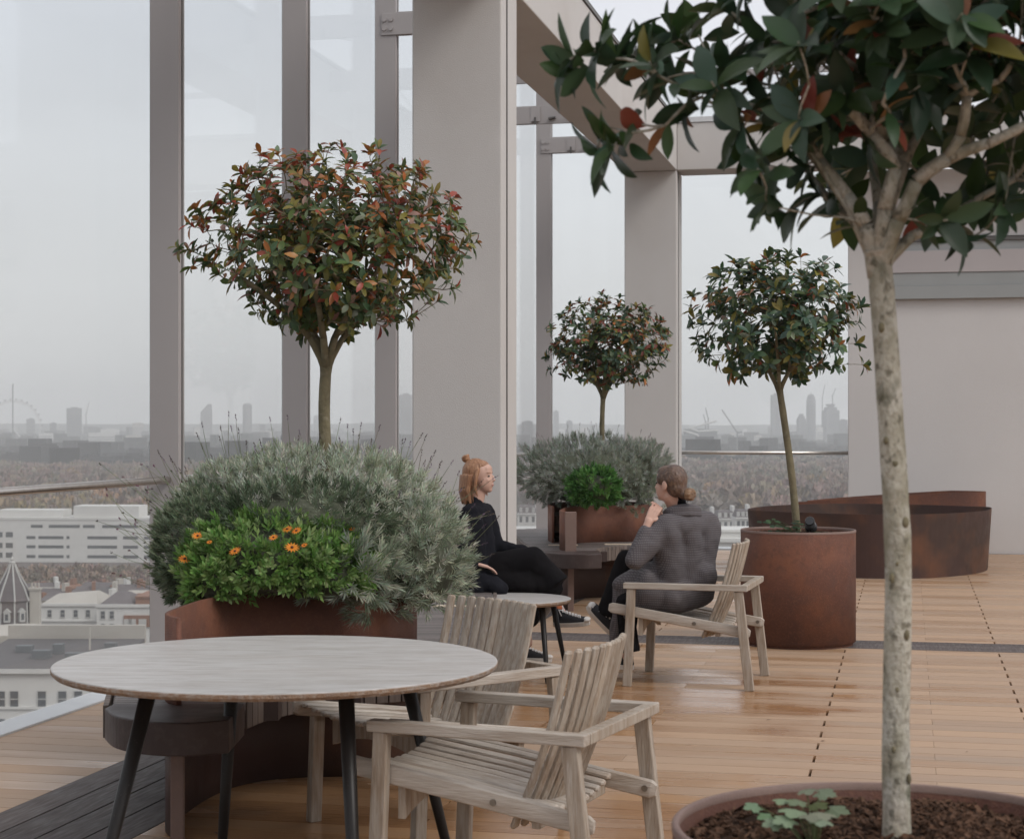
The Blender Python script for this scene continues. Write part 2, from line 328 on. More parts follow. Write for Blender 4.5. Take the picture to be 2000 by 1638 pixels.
# deck boards: real boards with gaps, rows along X, dark strips between
def rows(mb, x0, x1, y0, y1, joints, pitch=.17, gap=.005):
    j0=int(math.floor(y0/pitch))
    for j in range(j0, int(math.ceil(y1/pitch))):
        a=max(y0,j*pitch)+gap/2; b=min(y1,(j+1)*pitch)-gap/2
        if b-a<.01: continue
        if j%2: cuts=[c for c in joints if x0<c<x1]; g=.013
        else: cuts=[c+.55 for c in joints if x0<c+.55<x1]; g=.0015
        xs=[x0]+cuts+[x1]
        for k in range(len(xs)-1):
            xa=xs[k]+(g/2 if k else 0); xb=xs[k+1]-(g/2 if k<len(xs)-2 else 0)
            mb.box(xa,xb,a,b,-.028,0)
J=[-1.85,-.43,.60,2.05,3.4,4.9,6.4]
dk=MB()
rows(dk,-2.85,9,-3,12.66,J); rows(dk,-2.85,9,13.14,YW,J)
rows(dk,-4.42,-3.56,-3,YW,[])
tag(dk.build('wooden_deck',M['deck']),'warm brown hardwood deck boards, wet and glossy in patches','deck',kind='structure')
ds=MB()
for k in range(4):
    xa=-3.56+k*.1775
    for y0 in range(-3,22,4): ds.box(xa+.004,xa+.1735,y0+(k%2)*1.9+.001,min(YW,y0+4+(k%2)*1.9)-.001,-.028,.001)
for k in range(3):
    ya=12.66+k*.16; ds.box(-2.85,2.2-k*.7,ya+.003,ya+.157,-.028,.001); ds.box(2.203-k*.7,9,ya+.003,ya+.157,-.028,.001)
tag(ds.build('dark_deck_strip',M['dark_deck']),'dark grey deck strips crossing the warm boards in line with the columns','deck strip',kind='structure')
ub=MB(); ub.box(-4.61,9,-3,YW+.1,-.30,-.06)
tag(ub.build('terrace_slab',mat('slab_dark',(.03,.027,.025),.9)),kind='structure')
sl=MB(); sl.box(-4.62,-4.42,-3,YW+.45,-.058,.012); sl.box(-4.419,9,YW+.13,YW+.45,-.058,.012)
tag(sl.build('terrace_kerb',M['sill'],bevel=.004),kind='structure')
bb=MB(); bb.box(-4.6,12,-14,YW+.4,GROUND+.05,-.31)
tag(bb.build('terrace_building',M['plaster_white']),'pale building whose roof carries the terrace','building')

# ---- left glass screen: fins, panes, rail, brackets
g=thing('glass_screen','tall clear glass screen with flat grey fins along the terrace edge, handrail running through them','glass screen',(XG,0,0))
fy=[3.15,5.55,7.95,10.35,12.75,15.15,17.55,19.95,22.15]
for y in fy:
    m=MB(); m.box(.012,.205,y,y+.045,0,9.5); f=m.build('fin',M['fin'],g,bevel=.003)
    m=MB(); m.box(.150,.200,y+.0455,y+.058,0,9.5); m.build('gasket',M['black_gasket'],f)
    m=MB(); m.box(.165,.212,y+.0585,y+.074,0,9.5); m.build('clamp_strip',M['light_metal'],f)
fy2=[.75]+fy
for i in range(len(fy2)-1):
    m=MB(); m.box(-.006,.006,fy2[i]+.03,fy2[i+1]+.02,.0125,9.5); m.build('glass_pane',M['glass'],g)
m=MB(); m.tube([(.13,-2,1.215),(.13,22.7,1.215)],.024,16); m.build('handrail',M['steel'],g,smooth=True)
def bracket(parent,y,zc,x1):
    m=MB(); m.box(.21,x1,y+.004,y+.036,zc-.105,zc+.105); a=m.build('bracket_arm',M['fin'],parent,bevel=.003)
    m=MB(); m.box(.075,.42,y-.012,y-.0015,zc-.10,zc+.09); m.build('bolt_plate',M['fin'],a,bevel=.002)
    if y<14: return
    for bx in (.105,.165):
        for bz in (-.045,.035): m=MB(); m.tube([(bx,y-.026,zc+bz),(bx,y-.011,zc+bz)],.02,10); m.build('bolt',M['fin'],a)
    m=MB(); m.box(.41,.52,y-.018,y-.0022,zc-.075,zc+.10); m.build('clip_plate',M['fin'],a)
    m=MB(); m.box(.455,.475,y-.030,y-.0185,zc-.115,zc-.03); m.build('clip_pin',M['coping'],a)
    m=MB(); m.tube([(.62,y-.02,zc-.05),(.70,y-.02,zc-.04)],.018,8); m.build('cable_anchor',M['coping'],a)
for y in fy: bracket(g,y,5.105,1.2)
for y0,y1 in ((15.15,19.95),(19.95,22.15)): m=MB(); m.tube([(.9,y0,5.12),(.9,(y0+y1)/2,5.5),(.9,y1,5.12)],.006,6); m.build('stay_cable',M['coping'],g)
# ---- end glass screen, behind the small planter
g2=thing('glass_screen','clear frameless glass screen with a straight handrail at the far end of the terrace','glass screen',(XG,YW+.3,0))
for x0,x1 in ((.03,1.5),(1.512,4.2)):
    m=MB(); m.box(x0,x1,-.006,.006,.0125,5.98); m.build('glass_pane',M['glass'],g2)
m=MB(); m.box(.22,5.6,-.02,.02,5.985,6.06); m.build('head_rail',M['fin'],g2)
m=MB(); m.tube([(.22,-.1,1.215),(4.1,-.1,1.215)],.024,16); m.build('handrail',M['steel'],g2,smooth=True)

# ---- columns and ring beams
def column(label,y):
    c=thing('concrete_column',label,'column',(-3.105,y,0),group=None)
    m=MB(); m.box(-.325,.325,0,.50,0.0,4.688); m.build('shaft',M['plaster'],c,bevel=.012)
    m=MB(); m.box(.327,.333,.15,.162,0,4.688); m.build('movement_joint',M['coping'],c)
column('wide pale concrete column rising behind the red-haired woman',12.15)
column('pale concrete column in the far corner under the meeting beams',21.80)
m=MB(); m.box(-3.43,-2.78,-14,22.30,4.69,5.27); o=m.build('ceiling_beam',M['plaster'],bevel=.01)
tag(o,'long pale beam running over both columns towards the far corner','beam')
m=MB(); m.box(-3.45,-2.765,-14,22.32,5.272,5.31); m.build('coping',M['coping'],o)
m=MB(); m.box(-2.778,9,21.80,22.32,4.69,5.27); o=m.build('ceiling_beam',M['plaster'],bevel=.01)
tag(o,'pale beam crossing the far end above the corten planters','beam')
m=MB(); m.box(-2.763,9,21.785,22.335,5.272,5.335); m.build('coping',M['sill'],o)
# ---- right end wall
w=thing('end_wall','big off-white wall at the end of the terrace with a grey and pinkish gutter band across it','wall',(0,YW,0))
m=MB(); m.box(-.73,-.20,0,.30,0,4.685); m.build('pier',M['plaster_white'],w,bevel=.01)
m=MB(); m.box(-.199,9,.03,.30,0,3.10); m.build('lower_wall',M['plaster_white'],w)
m=MB(); m.box(-.199,9,.03,.30,3.98,4.686); m.box(-.199,9,.032,.30,3.86,3.979); m.build('upper_wall',M['plaster_white'],w)
m=MB(); m.box(-.198,9,-.05,.30,3.101,3.26); m.build('gutter',M['grey_metal'],w,bevel=.004)
m=MB(); m.box(-.198,9,-.02,.30,3.262,3.42); m.build('gutter_back',M['grey_metal'],w,bevel=.004)
m=MB(); m.box(-.198,9,-.035,.30,3.422,3.69); m.build('fascia_band',M['pink_metal'],w,bevel=.004)
m=MB(); m.box(-.198,9,.0,.30,3.692,3.80); m.build('flashing',M['grey_metal'],w)
m=MB(); m.box(-.198,9,-.03,.30,3.802,3.845); m.build('dark_trim',M['coping'],w)  # dark metal strip along the top of the gutter band

# ================================================================== FURNITURE
def copy_tree(o,parent=None):
    c=o.copy(); C.objects.link(c); c.parent=parent
    for ch in list(o.children): copy_tree(ch,c)
    return c
def make_chair():
    t=thing('slatted_armchair','x','armchair')
    X=lambda u:u-.35
    for s in (-1,1):
        m=MB(); m.bar((X(-.02),s*.335,.60),(X(.72),s*.335,.60),.052,.036); m.build('arm',M['teak'],t,bevel=.004)
        m=MB(); m.bar((X(.675),s*.335,.581),(X(.700),s*.335,0),.036,.052); m.build('leg',M['teak_v'],t,bevel=.004)
        m=MB(); m.bar((X(.035),s*.335,.581),(X(-.032),s*.335,0),.036,.054); m.build('leg',M['teak_v'],t,bevel=.004)
        m=MB(); m.slat([(X(.80),s*.300,.462),(X(.4),s*.300,.40),(X(-.010),s*.300,.334)],.030,.062,n=12); rl=m.build('seat_rail',M['teak'],t)
        for u,z,yy in ((.008,.338,-.0185),(.30,.383,.0142)): m=MB(); m.tube([(X(u),s*(.300+yy),z),(X(u),s*(.300+yy+.004),z)],.011,12); m.build('bolt',M['bolt'],rl)
    m=MB(); m.bar((X(.0),-.308,.60),(X(.0),.308,.60),.044,.036,side=(1,0,0)); m.build('back_rail',M['teak_v'],t,bevel=.004)
    m=MB(); pts=[]
    for i in range(13):
        y=-.292+.584*i/12; pts.append((y,.335+.035*(abs(y)/.292)**2*-1+.02))
    vs=[];n=len(pts)
    for u in (.615,.64):
        for y,z in pts: vs.append((X(u),y,.355-.055*(1-(y/.292)**2)*-1-.055))
        for y,z in pts: vs.append((X(u),y,.44-.028*(1-(y/.292)**2)))
    fs=[]
    for i in range(n-1):
        fs+=[(i,i+1,n+i+1,n+i),(2*n+i,3*n+i,3*n+i+1,2*n+i+1),(n+i,n+i+1,3*n+i+1,3*n+i),(i,2*n+i,2*n+i+1,i+1)]
    fs+=[(0,n,3*n,2*n),(n-1,3*n-1,4*n-1,2*n-1)]
    m.add(vs,fs); m.build('front_apron',M['teak_v'],t)
    m=MB(); m.bar((X(.165),-.294,.33),(X(.165),.294,.33),.03,.045,side=(1,0,0)); m.build('rear_stretcher',M['teak_v'],t,bevel=.004)
    st_=MB()
    for k in range(11):
        y=-.268+.536*k/10; dip=-.032*(1-(y/.268)**2)
        st_.slat([(X(.785-.02*(1-(y/.268)**2)),y,.470+dip),(X(.45),y,.425+dip),(X(.13),y,.372+dip)],.041,.020)
    st_.build('seat',M['teak'],t,smooth=False)
    bk=MB()
    for k in range(11):
        y=-.245+.49*k/10; bow=-.040*(1-(y/.245)**2)
        p=[]
        for i in range(6):
            f=i/5; z=.30+.55*f; u=.258-.185*f-.02*math.sin(f*PI); p.append((X(u+bow),y*(1+.03*f),z))
        bk.slat(p,.0435,.021)
    bk.build('backrest',M['teak_v'],t)
    return t
ch=make_chair()
def place(t,xc,D,fx,fy_,label):
    p=cw(xc,D); f=cw(fx,fy_); t.location=p; t.rotation_euler=(0,0,math.atan2(f.y,f.x)); t['label']=label
    t['group']='matching slatted teak armchairs'
place(ch,.018,5.84,-.92,.39,'empty weathered teak armchair in front, nearest the camera beside the big round table')
c2=copy_tree(ch); place(c2,-.295,6.97,-.76,-.65,'empty weathered teak armchair tucked behind the right edge of the big round table')
c3=copy_tree(ch); place(c3,1.115,10.86,-.96,.27,'weathered teak armchair that the woman in the checked coat sits in')

def round_table(name,label,cat,p,r,h,th,legs,lr):
    t=thing(name,label,cat,p,TH)
    m=MB(); m.lathe([(0.0001,h),(r-.006,h),(r-.002,h-.0015),(r-.0015,h-.004)],96); top=m.build('tabletop',M['tabletop'],t,smooth=False)
    m=MB(); m.lathe([(r-.0015,h-.004),(r,h-.006),(r-.001,h-th*.6),(r-.012,h-th),(0.0001,h-th)],96); m.build('tabletop_edge',M['table_edge'],top)
    m=MB(); m.lathe([(0.0001,h-th-.02),(.28*r,h-th-.02),(.28*r,h-th),],24)
    for a,b in legs: m.bar((0,0,h-th-.012),(a[0],a[1],h-th-.012),.03,.022,side=(0,0,1))
    m.build('under_frame',M['black_metal'],t)
    for a,b in legs:
        m=MB(); m.tube([(a[0],a[1],h-th),(b[0],b[1],.012),(b[0],b[1],0)],[lr,lr*.68,lr*.55],20); m.build('leg',M['black_metal'],t,smooth=True)
    return t
round_table('dining_table','large round table with a pale weathered top, brown edge and black splayed legs','table',cw(-.80,6.08),.752,.75,.026,
  [((-.36,-.36),(-.51,-.52)),((.27,-.40),(.315,-.54)),((-.20,.33),(-.27,.50)),((.40,.33),(.56,.46))],.0265)
round_table('coffee_table','small low round table with a pale top and black legs between the two women','table',cw(.012,11.0),.354,.49,.028,
  [((-.2,-.2),(-.27,-.27)),((.17,-.2),(.2,-.27)),((-.17,.2),(-.24,.27)),((.24,.15),(.33,.33))],.019)

# ================================================================== PLANTERS
def slats_in(mb, poly, z0, z1, w=.046, gap=.006, clip=None):
    ys=[p[1] for p in poly]; y=min(ys)
    while y<max(ys):
        yc=y+w/2; xs=[]
        for i in range(len(poly)):
            a=poly[i]; b=poly[(i+1)%len(poly)]
            if (a[1]-yc)*(b[1]-yc)<0: xs.append(a[0]+(b[0]-a[0])*(yc-a[1])/(b[1]-a[1]))
        xs.sort()
        for k in range(0,len(xs)-1,2):
            if xs[k+1]-xs[k]>.03: mb.box(xs[k],xs[k+1],y,y+w,z0,z1)
        y+=w+gap
def fascia(mb, path, z0, z1, pitch=.058, th=.022):
    P=catmull([Vector((a,b,0)) for a,b in path],12); acc=0; last=P[0]
    pts=[P[0]]
    for p in P[1:]:
        while (p-last).length>=pitch:
            last=last+(p-last).normalized()*pitch; pts.append(last.copy())
    for a,b in zip(pts[:-1],pts[1:]):
        d=(b-a).normalized(); mb.bar(a+d*.003+Vector((0,0,(z0+z1)/2)),b-d*.003+Vector((0,0,(z0+z1)/2)),th,z1-z0,side=(-d.y,d.x,0))
def spiral_planter(label, base, seat_poly, left_path, niche_path, right_path, plates, post=False):
    t=thing('spiral_planter',label,'planter',base,TH)
    inner=[(-.345,-1.66),(-.395,-1.58),(-.425,-1.45),(-.41,-1.22),(-.375,-.95),(-.30,-.70),(-.17,-.54),(0,-.47),(.22,-.43),(.37,-.27),(.44,-.03),(.42,.22),(.25,.42),(0,.48),(-.28,.40),(-.46,.15),(-.50,-.2),(-.47,-.6)]
    P=catmull([Vector((a,b,0)) for a,b in inner],8)
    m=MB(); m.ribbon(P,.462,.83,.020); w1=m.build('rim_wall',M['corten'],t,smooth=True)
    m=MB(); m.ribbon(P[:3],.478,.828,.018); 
    m=MB(); m.ribbon([Vector((p.x,p.y,0)) for p in P],0,.40,.018); m.build('base_wall',M['corten_dark'],t,smooth=True)  # darker steel puts the shade under the bench seat into the colour
    hook=MB(); q=[(-.36,-1.685),(-.345,-1.665)]
    if post: hook.box(-.395,-.300,-1.692,-1.664,.476,.832); hook.build('end_post',M['corten_edge'],t,bevel=.004)
    hook=MB(); hook.box(-.372,-.322,-1.692,-1.664,0,.388); hook.build('end_post',M['corten_edge'],t,bevel=.004)
    so=MB(); sp=[(p.x,p.y) for p in P[7*8:]]; so.prism([( .96*a,.96*b) for a,b in sp],.60,.74); so.build('soil',M['soil'],t)
    m=MB(); slats_in(m,seat_poly,.472,.50); seat=m.build('bench_seat',M['bench_wood'],t)
    m=MB(); slats_in(m,[(a*.985,b*.985) for a,b in seat_poly],.385,.47,w=.3,gap=.0); m.build('seat_bearer',M['steel_dark'],seat)
    nose=[(-.105,-1.62),(-.105,-1.99),(-.24,-2.055),(-.40,-2.02),(-.53,-1.90),(-.61,-1.72),(-.60,-1.62)]
    npoly=[(p.x,p.y) for p in catmull([Vector((a,b,0)) for a,b in nose[1:-1]],6)]
    npoly=[(-.105,-1.62)]+npoly+[(-.60,-1.62)]
    m=MB(); m.prism(npoly,.383,.503); m.build('bench_nose',M['steel_dark'],t,bevel=.006)
    for pth in (left_path,niche_path,right_path):
        if pth: m=MB(); fascia(m,pth,.38,.503); m.build('bench_side',M['bench_side'],t,bevel=.003)
    for x,y,l in plates: m=MB(); m.box(x,x+l,y,y+.07,.5005,.506); m.build('cream_bar',M['cream'],t)  # thin cream bars lying on the seat
    return t
nich=[(-.13,-1.46),(-.06,-1.22),(.10,-.99),(.34,-.82),(.62,-.70)]
spiral_planter('rust-red spiral steel planter with a wrap-around dark bench, behind the big round table',cw(-.905,8.35),
  [(-.60,-1.62),(-.70,-1.1),(-.76,-.4),(-.72,.25),(-.55,.6),(-.15,.9),(-.05,2.2),(-.05,3.55),(.2,3.75),(.70,3.7),(.78,3.0),(.77,2.0),(.76,.9),(.73,-.2),(.62,-.70),(.34,-.82),(.10,-.99),(-.06,-1.22),(-.13,-1.46),(-.105,-1.62)],
  [(-.62,-1.66),(-.715,-1.1),(-.775,-.4),(-.735,.25)],nich,[(.62,-.70),(.745,-.2),(.775,.9),(.785,2.0),(.795,3.0),(.71,3.7)],[(.44,2.0,.28)])
spiral_planter('smaller-looking spiral steel planter with a dark curved bench, between the two women',cw(.84,16.62),
  [(-.60,-1.62),(-.68,-1.1),(-.74,-.4),(-.80,.6),(-.9,1.5),(-.5,1.75),(.3,1.2),(.8,.4),(.86,-.2),(.62,-.70),(.34,-.82),(.10,-.99),(-.06,-1.22),(-.13,-1.46),(-.105,-1.62)],
  [(-.62,-1.66),(-.695,-1.1),(-.755,-.4),(-.815,.6),(-.91,1.5)],nich,None,[(-.52,-.95,.26),(-.02,-.85,.24)],post=True)

def pot(label,p,r=.407,h=.81,chips=0,seed=1):
    rnd=random.Random(seed)
    t=thing('round_planter',label,'planter',p)
    m=MB(); m.lathe([(r-.012,h-.30),(r-.012,h-.003),(r-.009,h),(r-.003,h),(r,h-.003),(r,.025),(r-.02,.02),(r-.02,0)],96); m.build('drum',M['corten'],t,smooth=False,bevel=0)
    o=t.children[0]
    for pl in o.data.polygons: pl.use_smooth=abs(pl.normal.z)<.5
    m=MB(); m.lathe([(r-.0125,h-.012),(r-.0118,h+.001),(r-.009,h+.003),(r-.001,h+.003),(r+.0015,h),(r+.0015,h-.012)],96); m.build('rim',M['corten_edge'],t,smooth=True)  # paler rim colour paints in the highlight along the edge
    m=MB(); n=70; R_=r-.013; vs=[];idx={}
    for i in range(n+1):
        for j in range(n+1):
            x=-R_+2*R_*i/n; y=-R_+2*R_*j/n
            d=math.hypot(x,y)
            if d>R_: x*=R_/d; y*=R_/d
            z=h-.036+.014*noise.noise(Vector((x*6,y*6,seed)))+.012*noise.noise(Vector((x*38,y*38,seed)))+.02*(1-(min(d,R_)/R_)**2)
            vs.append((x,y,z))
    fs=[(i*(n+1)+j,(i+1)*(n+1)+j,(i+1)*(n+1)+j+1,i*(n+1)+j+1) for i in range(n) for j in range(n)]
    m.add(vs,fs); so=m.build('soil',M['soil'],t,smooth=True)
    if chips:
        m=MB()
        for k in range(chips):
            a=rnd.uniform(0,2*PI); d=R_*.97*math.sqrt(rnd.random()); x=d*math.cos(a); y=d*math.sin(a)
            z=h-.033+.014*noise.noise(Vector((x*6,y*6,seed)))+.02*(1-(d/R_)**2)
            Mx=Matrix.Translation((x,y,z+rnd.uniform(-.002,.006)))@Matrix.Rotation(rnd.uniform(0,6.28),4,'Z')@Matrix.Rotation(rnd.uniform(-.7,.7),4,'X')@Matrix.Rotation(rnd.uniform(-.7,.7),4,'Y')
            l=rnd.uniform(.003,.012); w=rnd.uniform(.0015,.005); m.box(-l,l,-w,w,-.0012,.0012,Mx)
        tag(m.build('bark_chips',M['chip'],so),kind='stuff')
    return t
FG=cw(.705,3.29); P2=cw(2.045,12.74)
pot('round rusty steel planter full of bark soil in the front corner, holding the nearest tree',FG,chips=3800,seed=3)
pot('tall round rusty steel planter beside the seated woman in the checked coat',P2,seed=5,chips=500)

# far corten troughs
t=thing('corten_trough','long low boat-shaped planter of dark rusty steel near the end wall, nearer of the two','planter',cw(3.9,19.2),TH)
def lens(pts,sub=10): return catmull([Vector((a,b,0)) for a,b in pts],sub,closed=True)
ol=[(-1.36,-.05),(-1.15,-.45),(-.6,-.95),(-.1,-1.13),(.5,-.98),(1.1,-.35),(1.38,.45),(1.25,.72),(.6,1.22),(-.1,1.4),(-.8,1.05),(-1.2,.5)]
m=MB(); P=lens(ol); n=len(P); vs=[]; 
for (sx,z) in ((.965,0),(1.0,.655),(.991,.655),(.96,.05)):
    for p in P: vs.append((p.x*sx,p.y*sx,z))
fs=[(k*n+i,k*n+(i+1)%n,(k+1)*n+(i+1)%n,(k+1)*n+i) for k in range(3) for i in range(n)]
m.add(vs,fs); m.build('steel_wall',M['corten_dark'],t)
m=MB(); m.prism([(p.x*.97,p.y*.97) for p in P],.30,.48); m.build('soil',M['soil'],t)
t=thing('corten_trough','upswept dark rusty steel planter wall showing just behind the boat-shaped one','planter',cw(4.4,20.9),TH)
bp_=catmull([Vector((a,b,0)) for a,b in [(-1.05,.02),(-.4,-.12),(.3,-.18),(.85,-.22),(1.08,-.12),(1.12,.1),(.6,.4),(-.3,.42),(-.9,.2)]],8)
m=MB(); zs=[.66+.125*min(1,max(0,(p.x+1.05)/1.9)) for p in bp_]; m.ribbon(bp_,0,zs,.014); m.build('steel_wall',M['corten'],t)

lt=MB(); rl=random.Random(8)
for k in range(26):
    p=cw(rl.uniform(-1.2,3.2),rl.uniform(5.6,14),.0035); a=rl.random()*6.28; Mx=Matrix.Translation(p)@Matrix.Rotation(a,4,'Z')@Matrix.Rotation(rl.uniform(-.25,.25),4,'X'); l=rl.uniform(.008,.022)
    lt.add([(-l,0,0),(-l*.2,l*.35,.001),(l,0,.002),(-l*.2,-l*.35,.001)],[(0,1,2,3)],Mx)
tag(lt.build('leaf_litter',mat('dry_leaf',(.10,.055,.03),.8)),'tiny dry leaf scraps scattered over the deck boards','leaf litter',kind='stuff')
# ================================================================== VEGETATION
def leaf(mb, p, d, up, L, W, curl=.25, fold=.25, st=4):
    d=Vector(d).normalized(); up=Vector(up); up=(up-d*up.dot(d))
    if up.length<1e-4: up=Vector((1,0,0))-d*d.x
    up.normalize(); s=d.cross(up)
    prof={7:[.10,.50,.82,.98,1.0,.86,.55,.05],4:[.14,.72,1.0,.90,.10],3:[.16,.92,.98,.10],2:[.3,1.0,.15]}[st]
    vs=[]
    for i,w in enumerate(prof):
        t=i/st; c=p+d*(L*t)-up*(curl*L*t*t)
        e=W/2*w
        vs+= [c-s*e+up*(fold*e), c, c+s*e+up*(fold*e)]
    fs=[]
    for i in range(st):
        a=3*i; fs+=[(a,a+1,a+4,a+3),(a+1,a+2,a+5,a+4)]
    mb.add(vs,fs)
def rvec(r):
    while True:
        v=Vector((r.uniform(-1,1),r.uniform(-1,1),r.uniform(-1,1)))
        if .05<v.length<1: return v.normalized()
def jit(r,c,a):
    k=1+r.uniform(-a,a); return (c[0]*k*(1+r.uniform(-.12,.12)),c[1]*k*(1+r.uniform(-.1,.1)),c[2]*k)
G1=(.050,.090,.040); G2=(.095,.135,.045); OL=(.20,.175,.042); RD=(.32,.07,.045); OR=(.38,.15,.045); PK=(.38,.23,.18); BL=(.06,.11,.075); GR=(.18,.23,.14)
def photinia(name,label,base,trunk,fork_i,r0,center,rad,tips,leaves,LL,pal,seed,extra=(),st=4,skip=None,mat_b='bark',guides=22,limbs=None):
    """trunk: [(dx,dy,z)] view-aligned offsets from base; center/rad view-aligned"""
    r=random.Random(seed); t=thing(name,label,'tree',base,TH)
    tp=[Vector(a) for a in trunk]; fork=tp[-1]; cen=Vector(center)
    T=catmull(tp,6); rs=[r0*(1.0-.16*i/(len(T)-1)) for i in range(len(T))]; rs[0]*=1.22; rs[1]*=1.06
    rs[-1]*=1.25; rs[-2]*=1.12
    for i in range(2,len(T)-2): rs[i]*=1+.09*noise.noise(Vector((i*.9,seed,0)))
    m=MB(); m.tube(T,rs,16)
    # tips on and in the crown
    tipsP=[]
    while len(tipsP)<tips:
        v=rvec(r); q=r.random()**.40
        b=1+.17*noise.noise(v*2.2+Vector((seed,0,0)))
        p=cen+Vector((v.x*rad[0],v.y*rad[1],v.z*rad[2]))*q*b
        if p.z<fork.z+.02-.06 or (skip and skip(p)): continue
        if (p-fork).length<.16: continue
        tipsP.append(p)
    tipsP+= [Vector(e) for e in extra]
    gd=[]
    for k in range(guides):
        a=2*PI*(k+r.random()*.6)/guides*2; e=r.uniform(.45,1.35); L=r.uniform(.3,.62)
        v=Vector((math.cos(a)*math.cos(e)*rad[0],math.sin(a)*math.cos(e)*rad[1],math.sin(e)*rad[2]*1.1))*L
        gd.append(fork+v+Vector((0,0,.05)))
    nodes=[fork]; par=[-1]; plen=[0]
    minr=[0]; blocked=0
    if limbs is None:
        limbs=[]; nl=6
        for k in range(nl):
            a=2*PI*(k+r.uniform(-.25,.25))/nl+.3; pts=[]; L=.40*rad[0]/.6
            for q_ in (.28,.62,1.0): pts.append((fork.x+math.cos(a)*L*(.55*q_+.35*q_*q_),fork.y+math.sin(a)*L*(.55*q_+.35*q_*q_),fork.z+L*(.95*q_-.10*q_*q_)))
            limbs.append((pts,r0*r.uniform(.42,.55)))
    for pts,lr in limbs:
        pi=0
        for j,q_ in enumerate(pts):
            q_=Vector(q_); nodes.append(q_); par.append(pi); plen.append(plen[pi]+(q_-nodes[pi]).length); pi=len(nodes)-1; minr.append(lr*(1-.5*j/len(pts)))
    nb=len(nodes)
    allp=sorted([(p,1) for p in gd]+[(p,0) for p in tipsP],key=lambda a:(a[0]-fork).length)
    istip=[0]*nb
    for p,isg in allp:
        best=None;bc=1e9
        for i,q in enumerate(nodes):
            dd=(p-q).length; c=dd+.42*plen[i]
            if i and p.z<q.z-.10: c+=.3
            if i==0: c+=9
            if c<bc: bc=c;best=i
        q=nodes[best]; L=(p-q).length
        mid=(p+q)/2+Vector((r.uniform(-1,1),r.uniform(-1,1),r.uniform(-.9,.3)))*L*.13
        if L>.09:
            nodes.append(mid); par.append(best); plen.append(plen[best]+L/2); istip.append(0); best=len(nodes)-1
        nodes.append(p); par.append(best); plen.append(plen[best]+L/2); istip.append(0 if isg else 1)
    n=len(nodes); kids=[[] for _ in range(n)]
    for i in range(1,n): kids[par[i]].append(i)
    rad_=[0]*n; ex=2.3
    for i in range(n-1,-1,-1):
        rad_[i]=max(.0019,minr[i] if i<nb else 0,sum(rad_[k]**ex for k in kids[i])**(1/ex)) if kids[i] else .0019
    sc_=min(1.0,(r0*.70)/max(rad_[k] for k in kids[0]))
    for i in range(1,n):
        a=nodes[par[i]]; b=nodes[i]; ra=min(rad_[par[i]],rad_[i]*1.25)*sc_ if par[i] else rad_[i]*1.25*sc_; rb=rad_[i]*sc_
        ra=max(ra,.0016); rb=max(rb,.0014)
        if par[i]==0: a=fork-Vector((0,0,.05))
        pp=nodes[par[par[i]]] if par[i]>0 else a-Vector((0,0,.1))
        d0=(a-pp).normalized()*(b-a).length*.28
        pts=[a,a+(b-a)*.33+d0*.30,a+(b-a)*.68+d0*.16,b]
        m.tube(pts,[ra,ra*.7+rb*.3,ra*.3+rb*.7,rb],9 if rb>.006 else 5)
    m.build('trunk',M[mat_b],t,smooth=True)
    lv=MB()
    for i in range(1,n):
        a=nodes[par[i]]; b=nodes[i]; d=(b-a)
        L=d.length
        if L<1e-4: continue
        d/=L
        if istip[i] or not kids[i]:
            out=(b-(cen-Vector((0,0,rad[2]*.5)))).normalized(); ax=(d*.6+out*.6+Vector((0,0,.25))).normalized(); K=r.randint(leaves-2,leaves+2); off=r.random()*6.28
            u=ax.orthogonal().normalized(); w=ax.cross(u)
            for k in range(K):
                th=off+k*2.4; al=r.uniform(.45,1.55); q=(u*math.cos(th)+w*math.sin(th))
                dr=(ax*math.cos(al)+q*math.sin(al)+Vector((0,0,-.22*r.random()))).normalized()
                hf=((b.z-cen.z)/rad[2]); of=min(1,((b-cen).x/rad[0])**2+((b-cen).y/rad[1])**2+hf*hf)
                lv.col=jit(r,pal(r,hf,of),.25)
                l=LL*r.uniform(.6,1.12); p0=b-ax*r.uniform(0,.035)
                leaf(lv,p0,dr,ax,l,l*r.uniform(.36,.48),curl=r.uniform(.05,.5),fold=r.uniform(.1,.5),st=st)
        elif rad_[i]<.006:
            for k in range(2):
                q=rvec(r); q=(q-d*q.dot(d)).normalized(); dr=(q+d*.6).normalized(); lv.col=jit(r,pal(r,-.3,.4),.25)
                l=LL*r.uniform(.5,.9); leaf(lv,a+(b-a)*r.random(),dr,Vector((0,0,1)),l,l*.36,curl=r.uniform(.1,.4),fold=.2,st=st)
    lv.build('crown',M['leaf'],t,colattr=True,smooth=True)
    return t
RT=random.Random(9)
def pick(r,*opts):
    x=r.random()*sum(w for w,_ in opts)
    for w,c in opts:
        x-=w
        if x<=0: return c
    return opts[-1][1]
def pal_red(r,h,o):
    k=max(0,min(1,.35+.5*h))*o
    return pick(r,(.5-.25*k,G1),(.9-.5*k,G2),(.55,OL),(.10+.62*k,RD),(.14+.75*k,OR),(.12,PK),(.15,GR))
def pal_dark(r,h,o):
    k=max(0,min(1,.4+.5*h))*o
    return pick(r,(.9,G1),(.8,BL),(.45,G2),(.3,OL),(.02+.16*k,RD),(.03+.2*k,OR),(.06,PK),(.12,GR))
def pal_mid(r,h,o):
    k=max(0,min(1,.5+.5*h))*o
    return pick(r,(.8,G1),(.55,BL),(.55,G2),(.35,OL),(.12+.55*k,(.19,.055,.035)),(.06+.3*k,OR),(.08,PK),(.1,GR))
